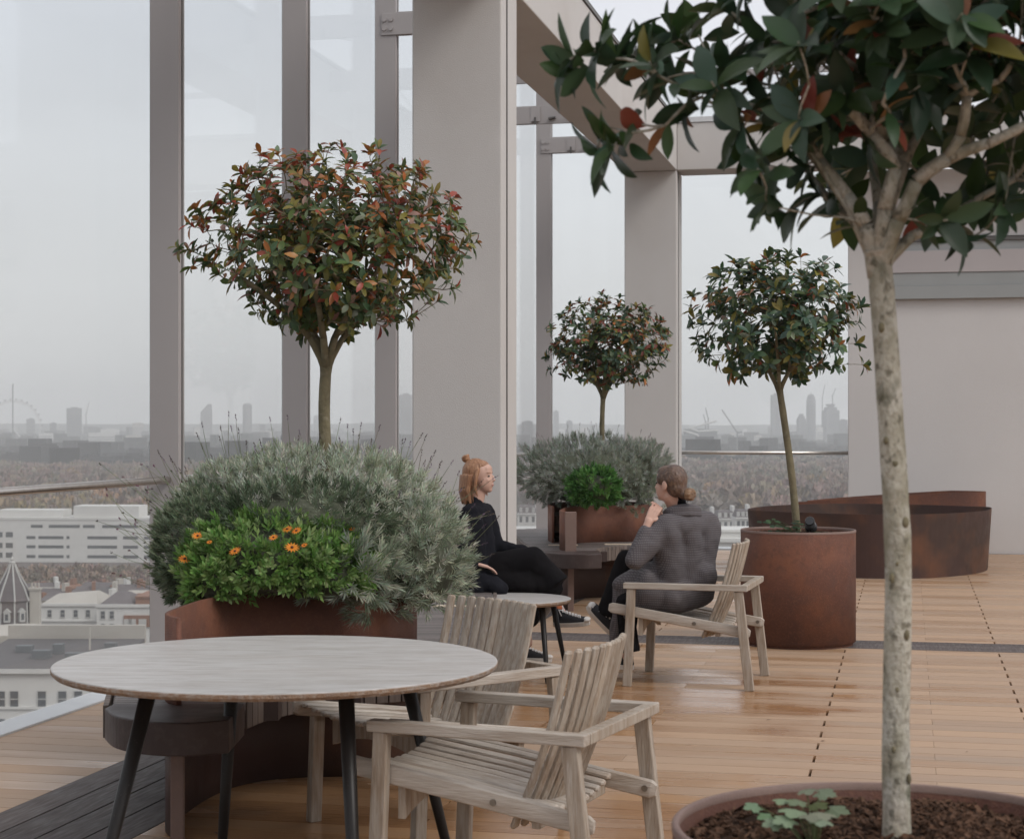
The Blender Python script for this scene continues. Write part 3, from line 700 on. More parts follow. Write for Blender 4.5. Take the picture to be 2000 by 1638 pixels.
def pal_fg(r,h,o):
    return pick(r,(1.0,(.028,.056,.027)),(1.1,(.052,.095,.042)),(.8,(.04,.075,.022)),(.3,BL),(.09,OL),(.07,(.24,.06,.04)),(.08,(.28,.13,.05)))
photinia('lollipop_tree','standard tree with a broad crown of red and green leaves rising from the big planter',cw(-.905,8.35),
  [(.04,0,.72),(.042,0,1.2),(.025,0,1.6),(.035,0,1.85)],0,.031,(.075,0,2.42),(.665,.60,.455),680,8,.064,pal_red,11,st=4,mat_b='bark_dark',skip=lambda p:p.z<2.02 and math.hypot(p.x-.04,p.y)<.26)
photinia('lollipop_tree','small standard tree with dark green and bronze leaves in the planter between the two women',cw(.84,16.62),
  [(0,0,.72),(.005,0,1.2),(0,0,1.55),(.01,0,1.84)],0,.026,(.055,0,2.34),(.62,.52,.44),440,8,.074,pal_mid,23,st=3,mat_b='bark_dark')
photinia('lollipop_tree','standard tree with loose dark green leaves in the tall round planter with a spotlight',P2,
  [(0,0,.74),(-.045,0,1.2),(-.10,0,1.6),(-.135,0,1.83)],0,.028,(-.15,0,2.35),(.645,.55,.49),320,8,.088,pal_dark,37,st=4,mat_b='bark_dark',
  extra=[(-.70,-.1,2.08),(-.66,.0,2.12),(-.6,-.2,2.0),(-.5,-.2,1.93),(-.42,-.1,1.9),(.45,-.2,1.98)])
def fgp(p,y,dD=0): 
    D=3.29+dD; return ((p-1000)/FOC*D-.705,dD,hz(y,D))
FL=[([fgp(1692,440,.0),fgp(1655,385,.02),(fgp(1600,315,.04)),fgp(1560,255,.05),fgp(1530,180,.05),fgp(1500,100,.0)],.015),
 ([fgp(1728,410,-.02),fgp(1748,330,-.03),fgp(1700,260,-.05),fgp(1640,190,-.1)],.0145),
 ([fgp(1738,400,.03),fgp(1765,320,.06),fgp(1800,250,.1),fgp(1850,140,.1)],.011),
 ([fgp(1755,430,-.03),fgp(1790,355,-.05),fgp(1850,310,-.06),fgp(1930,280,-.1),fgp(2010,240,-.1)],.014),
 ([fgp(1780,462,.02),fgp(1840,435,.04),fgp(1900,395,.08),fgp(1980,350,.1)],.010),
 ([fgp(1690,455,.05),fgp(1640,410,.1),fgp(1590,350,.2)],.008),
 ([fgp(1715,400,.08),fgp(1700,300,.16),fgp(1720,200,.25)],.010),
 ([fgp(1545,240,.04),fgp(1450,200,.02),fgp(1330,170,.0),fgp(1240,120,.0)],.005),
 ([fgp(1560,260,.04),fgp(1460,235,.03),fgp(1370,190,.03),fgp(1300,245,.0),fgp(1220,262,.0)],.004)]
ex=[fgp(*a) for a in [(1112,118),(1150,95,.02),(1120,140,.04),(1200,115,.05),(1218,92,.1),(1180,262),(1200,285,-.04),(1165,300,.03),(1235,240,.03),(1330,215,.05),(1280,120,.1),(1390,160,-.1),(1300,60,.1),(1480,330,-.15),(1450,300,.1),(1500,400,-.05),(1560,330,.05),(1530,420,.1),(1600,380,.1),(1480,380,.15),(1850,430,-.1),(1900,400,.1),(1960,400,0),(1880,470,.05),(1930,330,.2),(1980,200,.1),(1820,420,.15),(1440,240,0),(1500,250,.2),(1560,230,-.2)]]
photinia('lollipop_tree','nearest tree, its dark glossy green crown filling the upper corner above a pale mottled trunk',FG,
  [(.006,0,.755),(.004,0,1.0),(.008,0,1.3),(-.008,0,1.6),(-.022,0,1.80),(-.03,0,1.875)],0,.0265,(.12,.06,2.38),(.62,.50,.46),380,7,.090,pal_fg,53,st=7,
  extra=ex,limbs=FL,guides=14,skip=lambda p:(p.z<2.13 and abs(p.x+.02)<.21 and p.y<.25) or p.z<1.96 or (p.x<-.42 and p.z>2.42) or (p.x<-.30 and RT.random()<.6) or (p.z<2.15 and RT.random()<.35))

fgt=[o_ for o_ in C.objects if o_.name.startswith('lollipop_tree')][-1]
rk=random.Random(12); trk=[o_ for o_ in fgt.children if o_.name.startswith('trunk')][0]
for p_,y_ in ((1722,640),(1748,905),(1752,1100),(1742,1128),(1768,1020),(1770,1240),(1752,1345),(1775,1520),(1745,1462),(1730,860)):
    q_=Vector(fgp(p_,y_,-.021)); xc_=q_.x; m=MB(); kk=rk.uniform(.004,.008)
    m.ell(q_,(kk,.006,kk*rk.uniform(.8,2.2)),None,10,7); m.build('bark_knot',M['bark_dark'],trk,smooth=True,disp=(.004,.01))
# ---------------- shrubs
def sprig(mb,r,p,d,L,n,l,w,col,spread=.75,two=False):
    d=d.normalized(); u=d.orthogonal().normalized(); v=d.cross(u); o=r.random()*6
    for k in range(n):
        f=k/n; th=o+k*2.4; al=spread*(1.15-.75*f)*r.uniform(.8,1.2)
        q=u*math.cos(th)+v*math.sin(th); a=(d*math.cos(al)+q*math.sin(al)).normalized(); s=a.cross(d if al>.1 else u).normalized()
        b=p+d*(L*f); ll=l*r.uniform(.7,1.15); mb.col=jit(r,col,.22)
        if two:
            mb.add([b,b+a*ll*.6-s*w*.5,b+a*ll+d*ll*.1,b+a*ll*.6+s*w*.5],[(0,1,2),(0,2,3)])
        else: mb.add([b,b+a*ll*.5-s*w*.5,b+a*ll+d*ll*.12,b+a*ll*.5+s*w*.5],[(0,1,2,3)])
def mass(mb,r,cen,rad,count,L,n,l,w,cols,zmin=-.75,spread=.75,bump=.16,two=False,outw=.75,skip=None,sd=0):
    k=0
    while k<count:
        v=rvec(r)
        if v.z<zmin: continue
        b=1+bump*noise.noise(v*3.1+Vector((sd,sd,0)))+bump*.7*noise.noise(v*7+Vector((0,sd,0))); b*=r.uniform(.92,1.03)
        p=Vector((cen[0]+v.x*rad[0]*b,cen[1]+v.y*rad[1]*b,cen[2]+v.z*rad[2]*b))
        if skip and skip(p): continue
        nn=Vector((v.x/rad[0],v.y/rad[1],v.z/rad[2])).normalized()
        d=(nn*outw+Vector((0,0,.30))+rvec(r)*.38).normalized()
        sprig(mb,r,p,d,L*r.uniform(.7,1.2),n,l,w,r.choice(cols),spread,two); k+=1
def core(mb,cen,rad,s=.84): mb.ell(cen,(rad[0]*s,rad[1]*s,rad[2]*s),None,28,18)  # solid filler blob added inside the foliage to block the view through
LAV=[(.45,.485,.38),(.52,.55,.45),(.37,.41,.31),(.58,.60,.53),(.30,.345,.235)]
LAVS=[(.26,.30,.22),(.33,.37,.30),(.20,.24,.165)]
def stalk(ms,mf,r,p,d,L,bend,fl='lav'):
    d=d.normalized(); q=[p,p+d*L*.5+bend*.25*L,p+d*L+bend*L]
    c=catmull(q,3); ms.col=jit(r,(.19,.22,.13),.3); ms.tube(c,[.0014]*(len(c)-1)+[.001],3,cap=False)
    e=c[-1]; dd=(c[-1]-c[-2]).normalized()
    n=9 if fl=='lav' else 5
    cc=r.choice([(.07,.05,.045),(.10,.075,.06),(.09,.055,.08),(.20,.15,.20)]) if fl=='lav' else r.choice([(.16,.05,.10),(.10,.04,.05),(.06,.05,.04)])
    sprig(mf,r,e,dd,.030 if fl=='lav' else .008,n,.009 if fl=='lav' else .011,.006,cc,.8)
r=random.Random(5)
B1=cw(-.905,8.35)
t=thing('lavender_bush','large grey-green lavender mound with dry flower stalks around the tree in the big planter','shrub',B1,TH)
m=MB(); mass(m,r,(-.02,.0,1.07),(.62,.60,.34),3100,.045,16,.031,.0062,LAV,sd=1,zmin=-.8,spread=1.0)
mass(m,r,(.48,-.20,.93),(.21,.30,.25),480,.050,16,.036,.0066,LAVS+LAV[:2],sd=2,spread=.95)
mass(m,r,(.33,-.50,.80),(.12,.12,.12),70,.06,18,.05,.0065,LAVS,sd=4); mass(m,r,(.18,-.62,.92),(.20,.16,.14),120,.07,20,.055,.007,LAVS+LAV[:1],sd=5)
mass(m,r,(-.33,.1,1.10),(.34,.45,.24),520,.055,15,.037,.0064,LAV+[(.15,.19,.13)],sd=6,zmin=-.2)
tag(m.build('leaves',M['leaf_small'],t,colattr=True),kind='stuff')
m=MB(); core(m,(-.02,.0,1.05),(.62,.60,.34),.86); core(m,(.48,-.20,.92),(.21,.30,.24),.8); core(m,(-.33,.1,1.08),(.34,.45,.24),.8); m.build('filler_core',M['core'],t)
ms=MB(); mf=MB()
for k in range(105):
    v=rvec(r); 
    if v.z<.15: v.z=abs(v.z)+.1; v.normalize()
    p=Vector((-.03+v.x*.62,.02+v.y*.56,1.07+v.z*.32)); L=r.uniform(.07,.22)
    if p.x<-.35: L*=1.35
    stalk(ms,mf,r,p,Vector((v.x*.6,v.y*.4,1.1))+rvec(r)*.25,L,Vector((r.uniform(-.12,.12),0,.02)))
for k in range(16):
    p=Vector((.62+r.uniform(-.1,.05),-.15+r.uniform(-.25,.2),1.0+r.uniform(-.15,.25))); stalk(ms,mf,r,p,Vector((1,-.1,r.uniform(-.2,.7))),r.uniform(.1,.26),Vector((0,0,.25)))
tag(ms.build('stalks',M['leaf_small'],t,colattr=True),kind='stuff'); tag(mf.build('flower_spikes',M['petal'],t,colattr=True),kind='stuff')
t=thing('wallflower_bush','dark green bush with wiry purple-tipped stems spilling over the glass side of the big planter','shrub',B1,TH)
m=MB(); mass(m,r,(-.46,-.28,.97),(.22,.36,.26),1000,.035,17,.032,.0072,[(.16,.205,.13),(.19,.235,.15),(.12,.16,.095),(.24,.28,.19)],sd=8)
mass(m,r,(-.02,-.50,1.14),(.38,.22,.14),300,.045,15,.038,.0075,[(.10,.135,.08),(.14,.18,.115)],sd=9)
tag(m.build('leaves',M['leaf_small'],t,colattr=True),kind='stuff')
m=MB(); core(m,(-.46,-.28,.96),(.22,.36,.25),.8); core(m,(-.02,-.50,1.13),(.38,.22,.14),.75); m.build('filler_core',M['core'],t)
ms=MB(); mf=MB()
for k in range(46):
    p=Vector((-.62+r.uniform(-.06,.18),-.35+r.uniform(-.3,.25),1.02+r.uniform(-.22,.22))); stalk(ms,mf,r,p,Vector((-1,-.1,r.uniform(-.05,1.1))),r.uniform(.1,.33),Vector((0,0,r.uniform(.05,.25))),'w')
tag(ms.build('stalks',M['leaf_small'],t,colattr=True),kind='stuff'); tag(mf.build('flower_tips',M['petal'],t,colattr=True),kind='stuff')
t=thing('daisy_bush','bright green bush with orange daisy flowers at the front of the big planter','shrub',B1,TH)
BG=[(.17,.30,.075),(.22,.35,.105),(.12,.235,.055),(.27,.38,.15)]
m=MB(); dc=[((-.13,-.60,.965),(.36,.30,.18)),((.06,-.62,.93),(.22,.22,.16)),((-.34,-.64,.90),(.15,.24,.14))]
for i,(c_,rd) in enumerate(dc): mass(m,r,c_,rd,[900,420,330][i],.040,9,.036,.0150,BG,sd=12+i,spread=.95,two=True,zmin=-.55,bump=.22)
tag(m.build('leaves',M['leaf_small'],t,colattr=True),kind='stuff')
m=MB()
for c_,rd in dc: core(m,c_,rd,.82)
m.build('filler_core',M['core'],t)
def hit(p,y):
    D=6.6
    while D<9:
        q=Vector(((p-1000)/FOC*D+.905,D-8.35,hz(y,D)))
        for c_,rd in dc:
            if sum(((q[i]-c_[i])/(rd[i]*1.22))**2 for i in range(3))<1: return q
        D+=.01
    D=7.62; return Vector(((p-1000)/FOC*D+.905,D-8.35,hz(y,D)))
for (p,y,sz) in [(362,1095,1),(387,1050,.9),(460,1080,.9),(535,1053,.7),(562,1037,.8),(580,1040,.8),(571,1073,1.1),(595,1068,.5),(688,1036,.5),(410,1062,.45)]:
    q=hit(p,y)+Vector((0,-.012,.008)); f=MB(); ax=Vector((r.uniform(-.35,.35),-.55,.8)).normalized(); u=ax.orthogonal().normalized(); v=ax.cross(u); 
    for k in range(13):
        a=2*PI*k/13; dr=(u*math.cos(a)+v*math.sin(a)+ax*.25).normalized(); f.col=jit(r,(.70,.23,.02),.12); leaf(f,q,dr,ax,.030*sz,.0095*sz,curl=.15,fold=.1,st=2)
    f.col=(.10,.035,.02); f.ell(q+ax*.004*sz,(.006*sz,.006*sz,.005*sz),None,8,6); f.build('flower',M['petal'],t,colattr=True)
# small planter
B2=cw(.84,16.62)
t=thing('lavender_bush','round grey-green lavender mound in the planter between the two women','shrub',B2,TH)
m=MB(); mass(m,r,(-.08,.0,1.09),(.66,.60,.31),1300,.060,14,.042,.0085,[(.30,.33,.275),(.34,.365,.32),(.24,.27,.21),(.37,.39,.355)],sd=21,bump=.25)
mass(m,r,(.30,.05,1.20),(.30,.3,.20),230,.060,14,.042,.0085,[(.30,.33,.275),(.34,.365,.32)],sd=22); mass(m,r,(.36,-.35,.86),(.22,.2,.2),150,.06,14,.042,.0085,LAVS,sd=23)
tag(m.build('leaves',M['leaf_small'],t,colattr=True),kind='stuff')
m=MB(); core(m,(-.08,0,1.08),(.66,.60,.31),.84); core(m,(.30,.05,1.2),(.30,.3,.2),.8); m.build('filler_core',M['core'],t)
ms=MB(); mf=MB()
for k in range(60):
    v=rvec(r); v.z=abs(v.z)+.2; v.normalize(); p=Vector((-.05+v.x*.64,v.y*.55,1.09+v.z*.30)); stalk(ms,mf,r,p,Vector((v.x*.5,0,1))+rvec(r)*.2,r.uniform(.08,.2),Vector((r.uniform(-.1,.1),0,0)))
tag(ms.build('stalks',M['leaf_small'],t,colattr=True),kind='stuff'); tag(mf.build('flower_spikes',M['petal'],t,colattr=True),kind='stuff')
t=thing('laurel_bush','compact vivid green leafy bush at the front of the planter between the two women','shrub',B2,TH)
m=MB(); mass(m,r,(-.12,-.88,1.0),(.19,.18,.15),300,.05,9,.05,.02,[(.075,.19,.045),(.12,.25,.065),(.05,.13,.03)],sd=25,spread=.9,two=True,zmin=-.8,bump=.22)
tag(m.build('leaves',M['leaf_small'],t,colattr=True),kind='stuff'); m=MB(); core(m,(-.12,-.88,1.0),(.19,.18,.15),.82); m.build('filler_core',M['core'],t)
# small leafy plants in the round planters
def lobed(mb,r,p,d,up,S,col):
    d=d.normalized(); up=(up-d*up.dot(d)).normalized(); s=d.cross(up); mb.col=jit(r,col,.15)
    c=p; vs=[c]; n=25
    for k in range(n):
        a=-2.5+5.0*k/(n-1); rr=S*(.62+.30*abs(math.cos(a*2.5/1.0*.5*2))**.8+.06*math.cos(a*13)); rr*= (1-.18*abs(a)/2.5)
        vs.append(c+(d*math.cos(a)+s*math.sin(a))*rr-up*rr*rr/S*.25*(1 if k%2 else .8)+d*S*.3)
    mb.add(vs,[(0,k,k+1) for k in range(1,n)])
t=thing('leafy_plant','small plant with pale green lobed leaves in the bark soil of the nearest planter','plant',FG,TH)
m=MB(); s_=MB(); s_.col=(.12,.14,.06)
root=Vector(fgp(1590,1610,-.06)); root.z=.765
for (p,y,dD,S,c) in [(1480,1572,.02,.024,1),(1505,1592,-.05,.022,0),(1520,1605,-.08,.026,1),(1545,1598,-.09,.03,1),(1535,1560,.02,.026,1),(1562,1562,.0,.026,0),(1575,1540,.08,.026,1),(1600,1545,.04,.028,1),(1590,1568,-.03,.026,2),(1555,1580,-.06,.036,1),(1600,1585,-.08,.034,1),(1622,1578,-.04,.03,0),(1605,1600,-.12,.028,1),(1585,1590,-.1,.03,1)]:
    e=Vector(fgp(p,y,dD)); e.z=max(e.z,.775)
    s_.tube([root,(root+e)/2+Vector((0,0,.02)),e],[.0016,.0013,.001],4)
    lobed(m,r,e,Vector((e.x-root.x+r.uniform(-.02,.02),-.02+r.uniform(-.03,.01),.0)),Vector((r.uniform(-.2,.2),-.35,1)),S,[(.17,.23,.13),(.24,.31,.20),(.11,.15,.05)][c])
tag(m.build('leaves',M['leaf_small'],t,colattr=True),kind='stuff'); s_.build('stems',M['leaf_small'],t,colattr=True)
t=thing('leafy_plant','small ivy-like plant at the foot of the tree in the tall round planter','plant',P2,TH)
m=MB(); s_=MB(); s_.col=(.07,.09,.04); root=Vector((-.02,-.12,.76))
for k in range(34):
    e=Vector((r.uniform(-.28,.02),r.uniform(-.22,.05),r.uniform(.785,.90))); 
    if k>28: e=Vector((r.uniform(.1,.16),-.2,.80))
    s_.tube([root,(root+e)/2+Vector((0,0,.03)),e],[.002,.0015,.001],4); lobed(m,r,e,Vector((e.x-root.x,-.15,-.03)),Vector((0,-.5,1)),r.uniform(.02,.034),r.choice([(.04,.085,.035),(.06,.115,.05),(.03,.06,.03)]))
tag(m.build('leaves',M['leaf_small'],t,colattr=True),kind='stuff'); s_.build('stems',M['leaf_small'],t,colattr=True)
# black spotlight
t=thing('spotlight','small black finned spotlight resting on the rim of the tall round planter','spotlight',P2+cw(.055,-.20,.86)*1.0,TH)
Mx=Matrix.Rotation(R(-28),4,'Y')@Matrix.Rotation(R(62),4,'X')
m=MB(); m.lathe([(.0001,.07),(.030,.07),(.034,.062),(.034,.052),(.030,.050),(.030,.046),(.035,.044),(.035,.036),(.030,.034),(.030,.026),(.035,.024),(.035,.016),(.030,.014),(.030,.005),(.036,.002),(.036,-.025),(.042,-.03),(.044,-.062),(.040,-.062),(.038,-.04),(.0001,-.036)],28,Mx); m.build('housing',mat('spot_black',(.018,.018,.02),.28),t)
m=MB(); m.lathe([(.0001,-.0415),(.037,-.0415)],24,Mx); m.build('lens',mat('spot_lens',(.08,.085,.09),.1),t)
m=MB(); m.bar((0,0,-.02),(.0,.02,-.10),.012,.008,side=(1,0,0)); m.bar((0,.02,-.10),(0,.12,-.115),.012,.008,side=(1,0,0)); m.build('mounting_bracket',M['black_metal'],t)
# ================================================================== PEOPLE
def Q(p,y,D): return at(p,D,hz(y,D))
def shift(mb,o): mb.v=[(v[0]-o[0],v[1]-o[1],v[2]-o[2]) for v in mb.v]; return mb
def head(mb, c, yaw, pitch=0, roll=0):
    Mh=Matrix.Translation(c)@Matrix.Rotation(yaw,4,'Z')@Matrix.Rotation(-pitch,4,'Y')@Matrix.Rotation(roll,4,'X')
    def e(c_,r_): mb.ell(c_,r_,Mh,20,14)
    e((-.012,0,.028),(.093,.073,.088)); e((.030,0,-.030),(.058,.056,.074)); e((.056,0,-.080),(.022,.024,.020)); e((.02,0,-.07),(.05,.045,.03))
    e((.066,0,.030),(.014,.044,.018)); e((.060,.030,-.022),(.019,.018,.022)); e((.060,-.030,-.022),(.019,.018,.022)); e((.058,0,.05),(.022,.045,.03))
    e((.086,0,-.008),(.011,.009,.022)); e((.095,0,-.021),(.0105,.0095,.008)); e((.088,.008,-.025),(.007,.006,.005)); e((.088,-.008,-.025),(.007,.006,.005))
    e((.079,0,-.048),(.010,.020,.006)); e((.077,0,-.057),(.010,.017,.007))
    for s in (-1,1): e((-.008,s*.074,-.005),(.018,.008,.030)); e((-.002,s*.072,-.028),(.010,.008,.012))
    return Mh
def fingers(mb, wrist, d, palm_n, curl=.6, S=1.0, thumb=1):
    """hand: palm + four fingers of different length + thumb leaving the side of the palm"""
    d=d.normalized(); n=(palm_n-d*palm_n.dot(d)).normalized(); s=d.cross(n)
    pc=wrist+d*.045*S
    for k in range(4):
        o=(k-1.5)*.0185*S; mb.caps(wrist+s*o*.55,wrist+d*.082*S+s*o,.0125*S,.0105*S,10)
    Ls=[.066,.076,.071,.055]
    for k in range(4):
        o=(k-1.5)*.0190*S; b=wrist+d*.082*S+s*o; L=Ls[k]*S; a=curl*(.75+.12*k)
        p=b; dd=d; 
        for j,(f,rr) in enumerate(((.45,.0088),(.30,.0078),(.25,.0068))):
            dd=(dd*math.cos(a)+n*math.sin(a)*1).normalized(); nn=n; q=p+dd*L*f; mb.caps(p,q,rr*S*1.05,rr*S,10); p=q
            n2=(n-dd*n.dot(dd)).normalized(); n=n2
        n=(palm_n-d*palm_n.dot(d)).normalized()
    tb=wrist+d*.022*S+s*(-thumb)*.026*S; t1=tb+(d*.62-s*thumb*.60+n*.35).normalized()*.036*S; t2=t1+(d*.85-s*thumb*.15+n*.45).normalized()*.028*S
    mb.caps(tb,t1,.0125*S,.0098*S,10); mb.caps(t1,t2,.0095*S,.008*S,10)
def sneaker(parent,name,heel,toe,up,o,S=1.0):
    """canvas shoe from heel to toe, sole down along -up"""
    d=(toe-heel); L=d.length; d/=L; up=(up-d*up.dot(d)).normalized(); s=d.cross(up)
    Mx=Matrix.Translation(heel-Vector(o))@Matrix((d,s,up)).transposed().to_4x4()
    def outline(x):
        f=x/L
        return .034*(1+.32*math.sin(min(1,f*1.05)*PI*.9)-.18*max(0,f-.88)/.12)
    xs=[L*k/14 for k in range(15)]
    def loft(z0,z1,grow,nz=2,tops=None):
        ring=[];
        for k,x in enumerate(xs):
            w=outline(x)*grow*(math.sqrt(max(0,1-((x/L-.5)/.5)**8)) if 0<k<14 else .45)
            ring.append((x,w))
        return [(x,w) for x,w in ring]+[(x,-w) for x,w in reversed(ring)]
    up_=MB(); P=loft(0,0,.94); up_.prism([(x*.985+.002,y) for x,y in P],.018,.045,Mx)
    vs=[];fs=[];n=12
    prof=[(0,.10),(.10,.115),(.24,.112),(.34,.098),(.5,.080),(.65,.066),(.8,.056),(.92,.048),(1,.035)]
    for f,h in prof:
        x=f*L; w=outline(x)*.92*(math.sqrt(max(.03,1-((f-.5)/.5)**8)))
        for k in range(n):
            a=PI*k/(n-1); tp=h-.03
            vs.append((x,w*math.cos(a)*(1-.25*math.sin(a)*(1 if f<.5 else .4)),.03+tp*(math.sin(a)**.75)))
    for i in range(len(prof)-1):
        for k in range(n-1):
            a=i*n+k; fs.append((a,a+1,a+n+1,a+n))
    fs.append(tuple(range(n))[::-1]); fs.append(tuple(range(len(vs)-n,len(vs))))
    up_.add(vs,fs,Mx); sh=up_.build(name,M['canvas_black'],parent,smooth=True)
    m=MB(); m.prism(P and [(x*1.01-.001,y*1.06) for x,y in P],0,.030,Mx); m.ell((L*.925,0,.034),(.028,.036,.017),Mx); m.build('rubber_sole',M['rubber'],sh,bevel=.003)
    m=MB()
    for k in range(6):
        f=.30+.085*k; h=[.104,.094,.085,.077,.071,.064][k]; x=f*L
        pts=[Vector((x+.006*math.cos(a),.021*math.cos(a),h-.008+.010*math.sin(a))) for a in [PI*j/6 for j in range(7)]]
        m.tube([Mx@p for p in pts],.0032,6)
        m.tube([Mx@Vector((x,-.020,h-.005)),Mx@Vector((x+.008,0,h+.004)),Mx@Vector((x+.016,.020,h-.010))],.003,6)
    m.tube([Mx@Vector((.30*L,-.01,.105)),Mx@Vector((.26*L,-.035,.125)),Mx@Vector((.30*L,-.045,.09))],.0028,6); m.tube([Mx@Vector((.30*L,.01,.105)),Mx@Vector((.24*L,.04,.12)),Mx@Vector((.3*L,.045,.08))],.0028,6)
    m.build('laces',M['lace'],sh)
    return sh

# -------- woman in the checked coat (sits in the armchair, back three-quarter to us)
o=cw(1.06,10.86); w2=thing('person','woman with low brown bun and grey checked coat in an armchair, hands at chin','person',o)
HC=Q(1308,946,10.76); yaw=math.atan2(cw(-.80,.60).y,cw(-.80,.60).x)
hip=cw(1.055,10.86,.54); Ls=cw(.925,10.70,.955); Rs=cw(1.19,10.88,.955); neck=cw(1.02,10.82,1.03)
Lh=Q(1267,1018,10.66); Le=Q(1240,1093,10.62); Re=cw(.80,10.95,.74); Rh=Q(1278,1016,10.78)
kn=Q(1224,1094,10.98); an=Q(1182,1196,11.0); kn2=cw(.70,10.80,.49); an2=Q(1226,1280,10.75)
b=MB(); Mh=head(b,HC,yaw,R(2)); b.caps(HC+Vector((.0,0,-.07)),neck,.048,.055); b.caps(neck,(Ls+Rs)/2-Vector((0,0,.07)),.055,.085)
b.caps((Ls+Rs)/2-Vector((0,0,.07)),hip,.085,.10); b.caps(Ls,Le,.045,.036); b.caps(Le,Lh,.036,.024); b.caps(Rs,Re,.045,.036); b.caps(Re,Rh,.036,.024)
b.caps(hip,kn,.08,.055); b.caps(kn,an,.052,.035); b.caps(hip,kn2,.08,.055); b.caps(kn2,an2,.052,.035)
fd=(HC+Vector((0,0,-.095))+cw(-.075,.03)-Lh)
fingers(b,Lh,Q(1284,986,10.70)-Lh,cw(.3,.8,.1),curl=.55,S=.98,thumb=1); fingers(b,Rh,Q(1288,984,10.76)-Rh,cw(-.5,-.7,.2),curl=.8,S=.95,thumb=-1)
shift(b,o).build('body',M['skin'],w2,remesh=.0045,smoothit=2)
h=MB(); h.ell((-.028,0,.034),(.086,.079,.090),Mh,24,16); h.ell((.012,0,.072),(.068,.066,.044),Mh,24,14); h.ell((-.05,0,-.015),(.062,.068,.062),Mh,20,14); h.caps(Mh@Vector((-.07,0,-.03)),Mh@Vector((-.105,-.0,-.058)),.045,.03)
h.ell((.022,.062,.035),(.035,.016,.04),Mh); h.ell((.022,-.062,.035),(.035,.016,.04),Mh)
hh=shift(h,o).build('hair',M['hair_brown'],w2,remesh=.006,smoothit=6)
h=MB(); bc=Mh@Vector((-.135,-.012,-.052))
for k in range(3):
    a0=k*2.1; pts=[bc+Mh.to_3x3()@Vector((.010*math.cos(j*.4),.030*math.cos(j*.7+a0),.024*math.sin(j*.7+a0))) for j in range(10)]; h.tube(pts,[.012]+[.017]*8+[.010],8)
h.ell(bc,(.026,.032,.026)); shift(h,o).build('bun',M['hair_bun'],hh,remesh=.004,smoothit=2)
for s in (-1,1):
    e=MB(); e.ell((.0725,s*.029,.006),(.007,.0115,.0055),Mh,10,6); shift(e,o).build('eye',M['eye'],w2)
    e=MB(); e.caps(Mh@Vector((.0785,s*.016,.030)),Mh@Vector((.070,s*.042,.030)),.003,.002); shift(e,o).build('eyebrow',M['hair_brown'],w2)
e=MB(); e.ell((.0835,0,-.0525),(.0065,.017,.0065),Mh,12,8); shift(e,o).build('lips',M['lip'],w2)
m=MB(); m.caps(neck-Vector((0,0,.05)),neck+(HC-neck)*.42,.066,.060,24); shift(m,o).build('polo_neck',M['black_cloth'],w2,remesh=.006,smoothit=2)
# coat
m=MB()
mid=(Ls+Rs)/2
m.caps(Ls,mid,.073,.095,20); m.caps(mid,Rs,.095,.073,20); m.caps(neck-Vector((0,0,.02)),Ls,.06,.062,18); m.caps(neck-Vector((0,0,.02)),Rs,.06,.062,18)
dn=Vector((0,0,-.12)); 
for a,bb_,r0,r1 in ((Ls+dn*.3,hip+cw(-.09,-.05,.04),.088,.108),(Rs+dn*.3,hip+cw(.06,.02,.04),.086,.102),(mid+dn*.3,hip,.092,.118)): m.caps(a,bb_,r0,r1,22)
m.caps(hip+cw(-.10,-.10,-.02),hip+cw(.09,.08,-.0),.108,.108,20); m.caps(hip+cw(-.1,.05,-.02),hip+cw(.09,-.02,.1),.098,.104,20)
m.caps(Ls,Le,.078,.062,20); m.caps(Le,Le+(Lh-Le)*.72,.062,.046,20); m.caps(Rs,Re,.075,.060,20); m.caps(Re,Re+(Rh-Re)*.72,.058,.045,20)
m.caps(hip+cw(-.06,-.06,0),kn2+cw(.1,-.05,.04),.125,.10,20); m.caps(hip+cw(-.04,.04,.03),kn+cw(.10,0,-.10),.115,.085,20)
# hem hanging off the chair front
f0=Q(1236,1120,10.62); 
for p0,y0,p1,y1,D,r0,r1 in ((1222,1130,1204,1262,10.95,.045,.030),(1236,1130,1214,1240,10.9,.050,.030),(1208,1150,1196,1250,11.05,.038,.026),(1250,1130,1236,1190,10.8,.06,.04),(1265,1120,1215,1140,10.8,.08,.055),(1216,1150,1202,1254,10.82,.055,.045),(1230,1150,1212,1262,10.85,.05,.034),(1262,1130,1228,1200,10.72,.06,.04)): m.caps(Q(p0,y0,D),Q(p1,y1,D),r0,r1,14)
shift(m,o).build('coat',M['check'],w2,remesh=.009,smoothit=9,disp=(.030,.16))
m=MB()
cpts=[neck+cw(-.085,-.01,-.055),neck+cw(-.055,-.075,-.03),neck+cw(.02,-.085,-.018),neck+cw(.085,-.03,-.025),neck+cw(.085,.05,-.04)]
cpts=[p+(p-neck)*.10+Vector((0,0,.040)) for p in cpts]; m.tube(catmull(cpts,5),[.024+.010*math.sin(PI*i/20) for i in range(21)],12); cpts2=[p+Vector((0,0,-.030))+(p-neck)*.18 for p in cpts]; m.tube(catmull(cpts2,5),.020,12)
shift(m,o).build('coat_collar',M['check'],[c for c in w2.children if c.name.startswith('coat')][0],remesh=.006,smoothit=3)
m=MB(); m.caps(hip+cw(-.05,.03,.0),kn,.095,.068,20); m.tube([kn,kn+(an-kn)*.5,an+cw(.02,0,-.015)],[.068,.060,.078],20)
m.tube([kn2,kn2+(an2-kn2)*.5,an2+cw(.01,0,.02)],[.075,.058,.070],20); m.caps(hip,kn2,.095,.075,18)
shift(m,o).build('trousers',M['black_cloth'],w2,remesh=.009,smoothit=6,disp=(.014,.1))
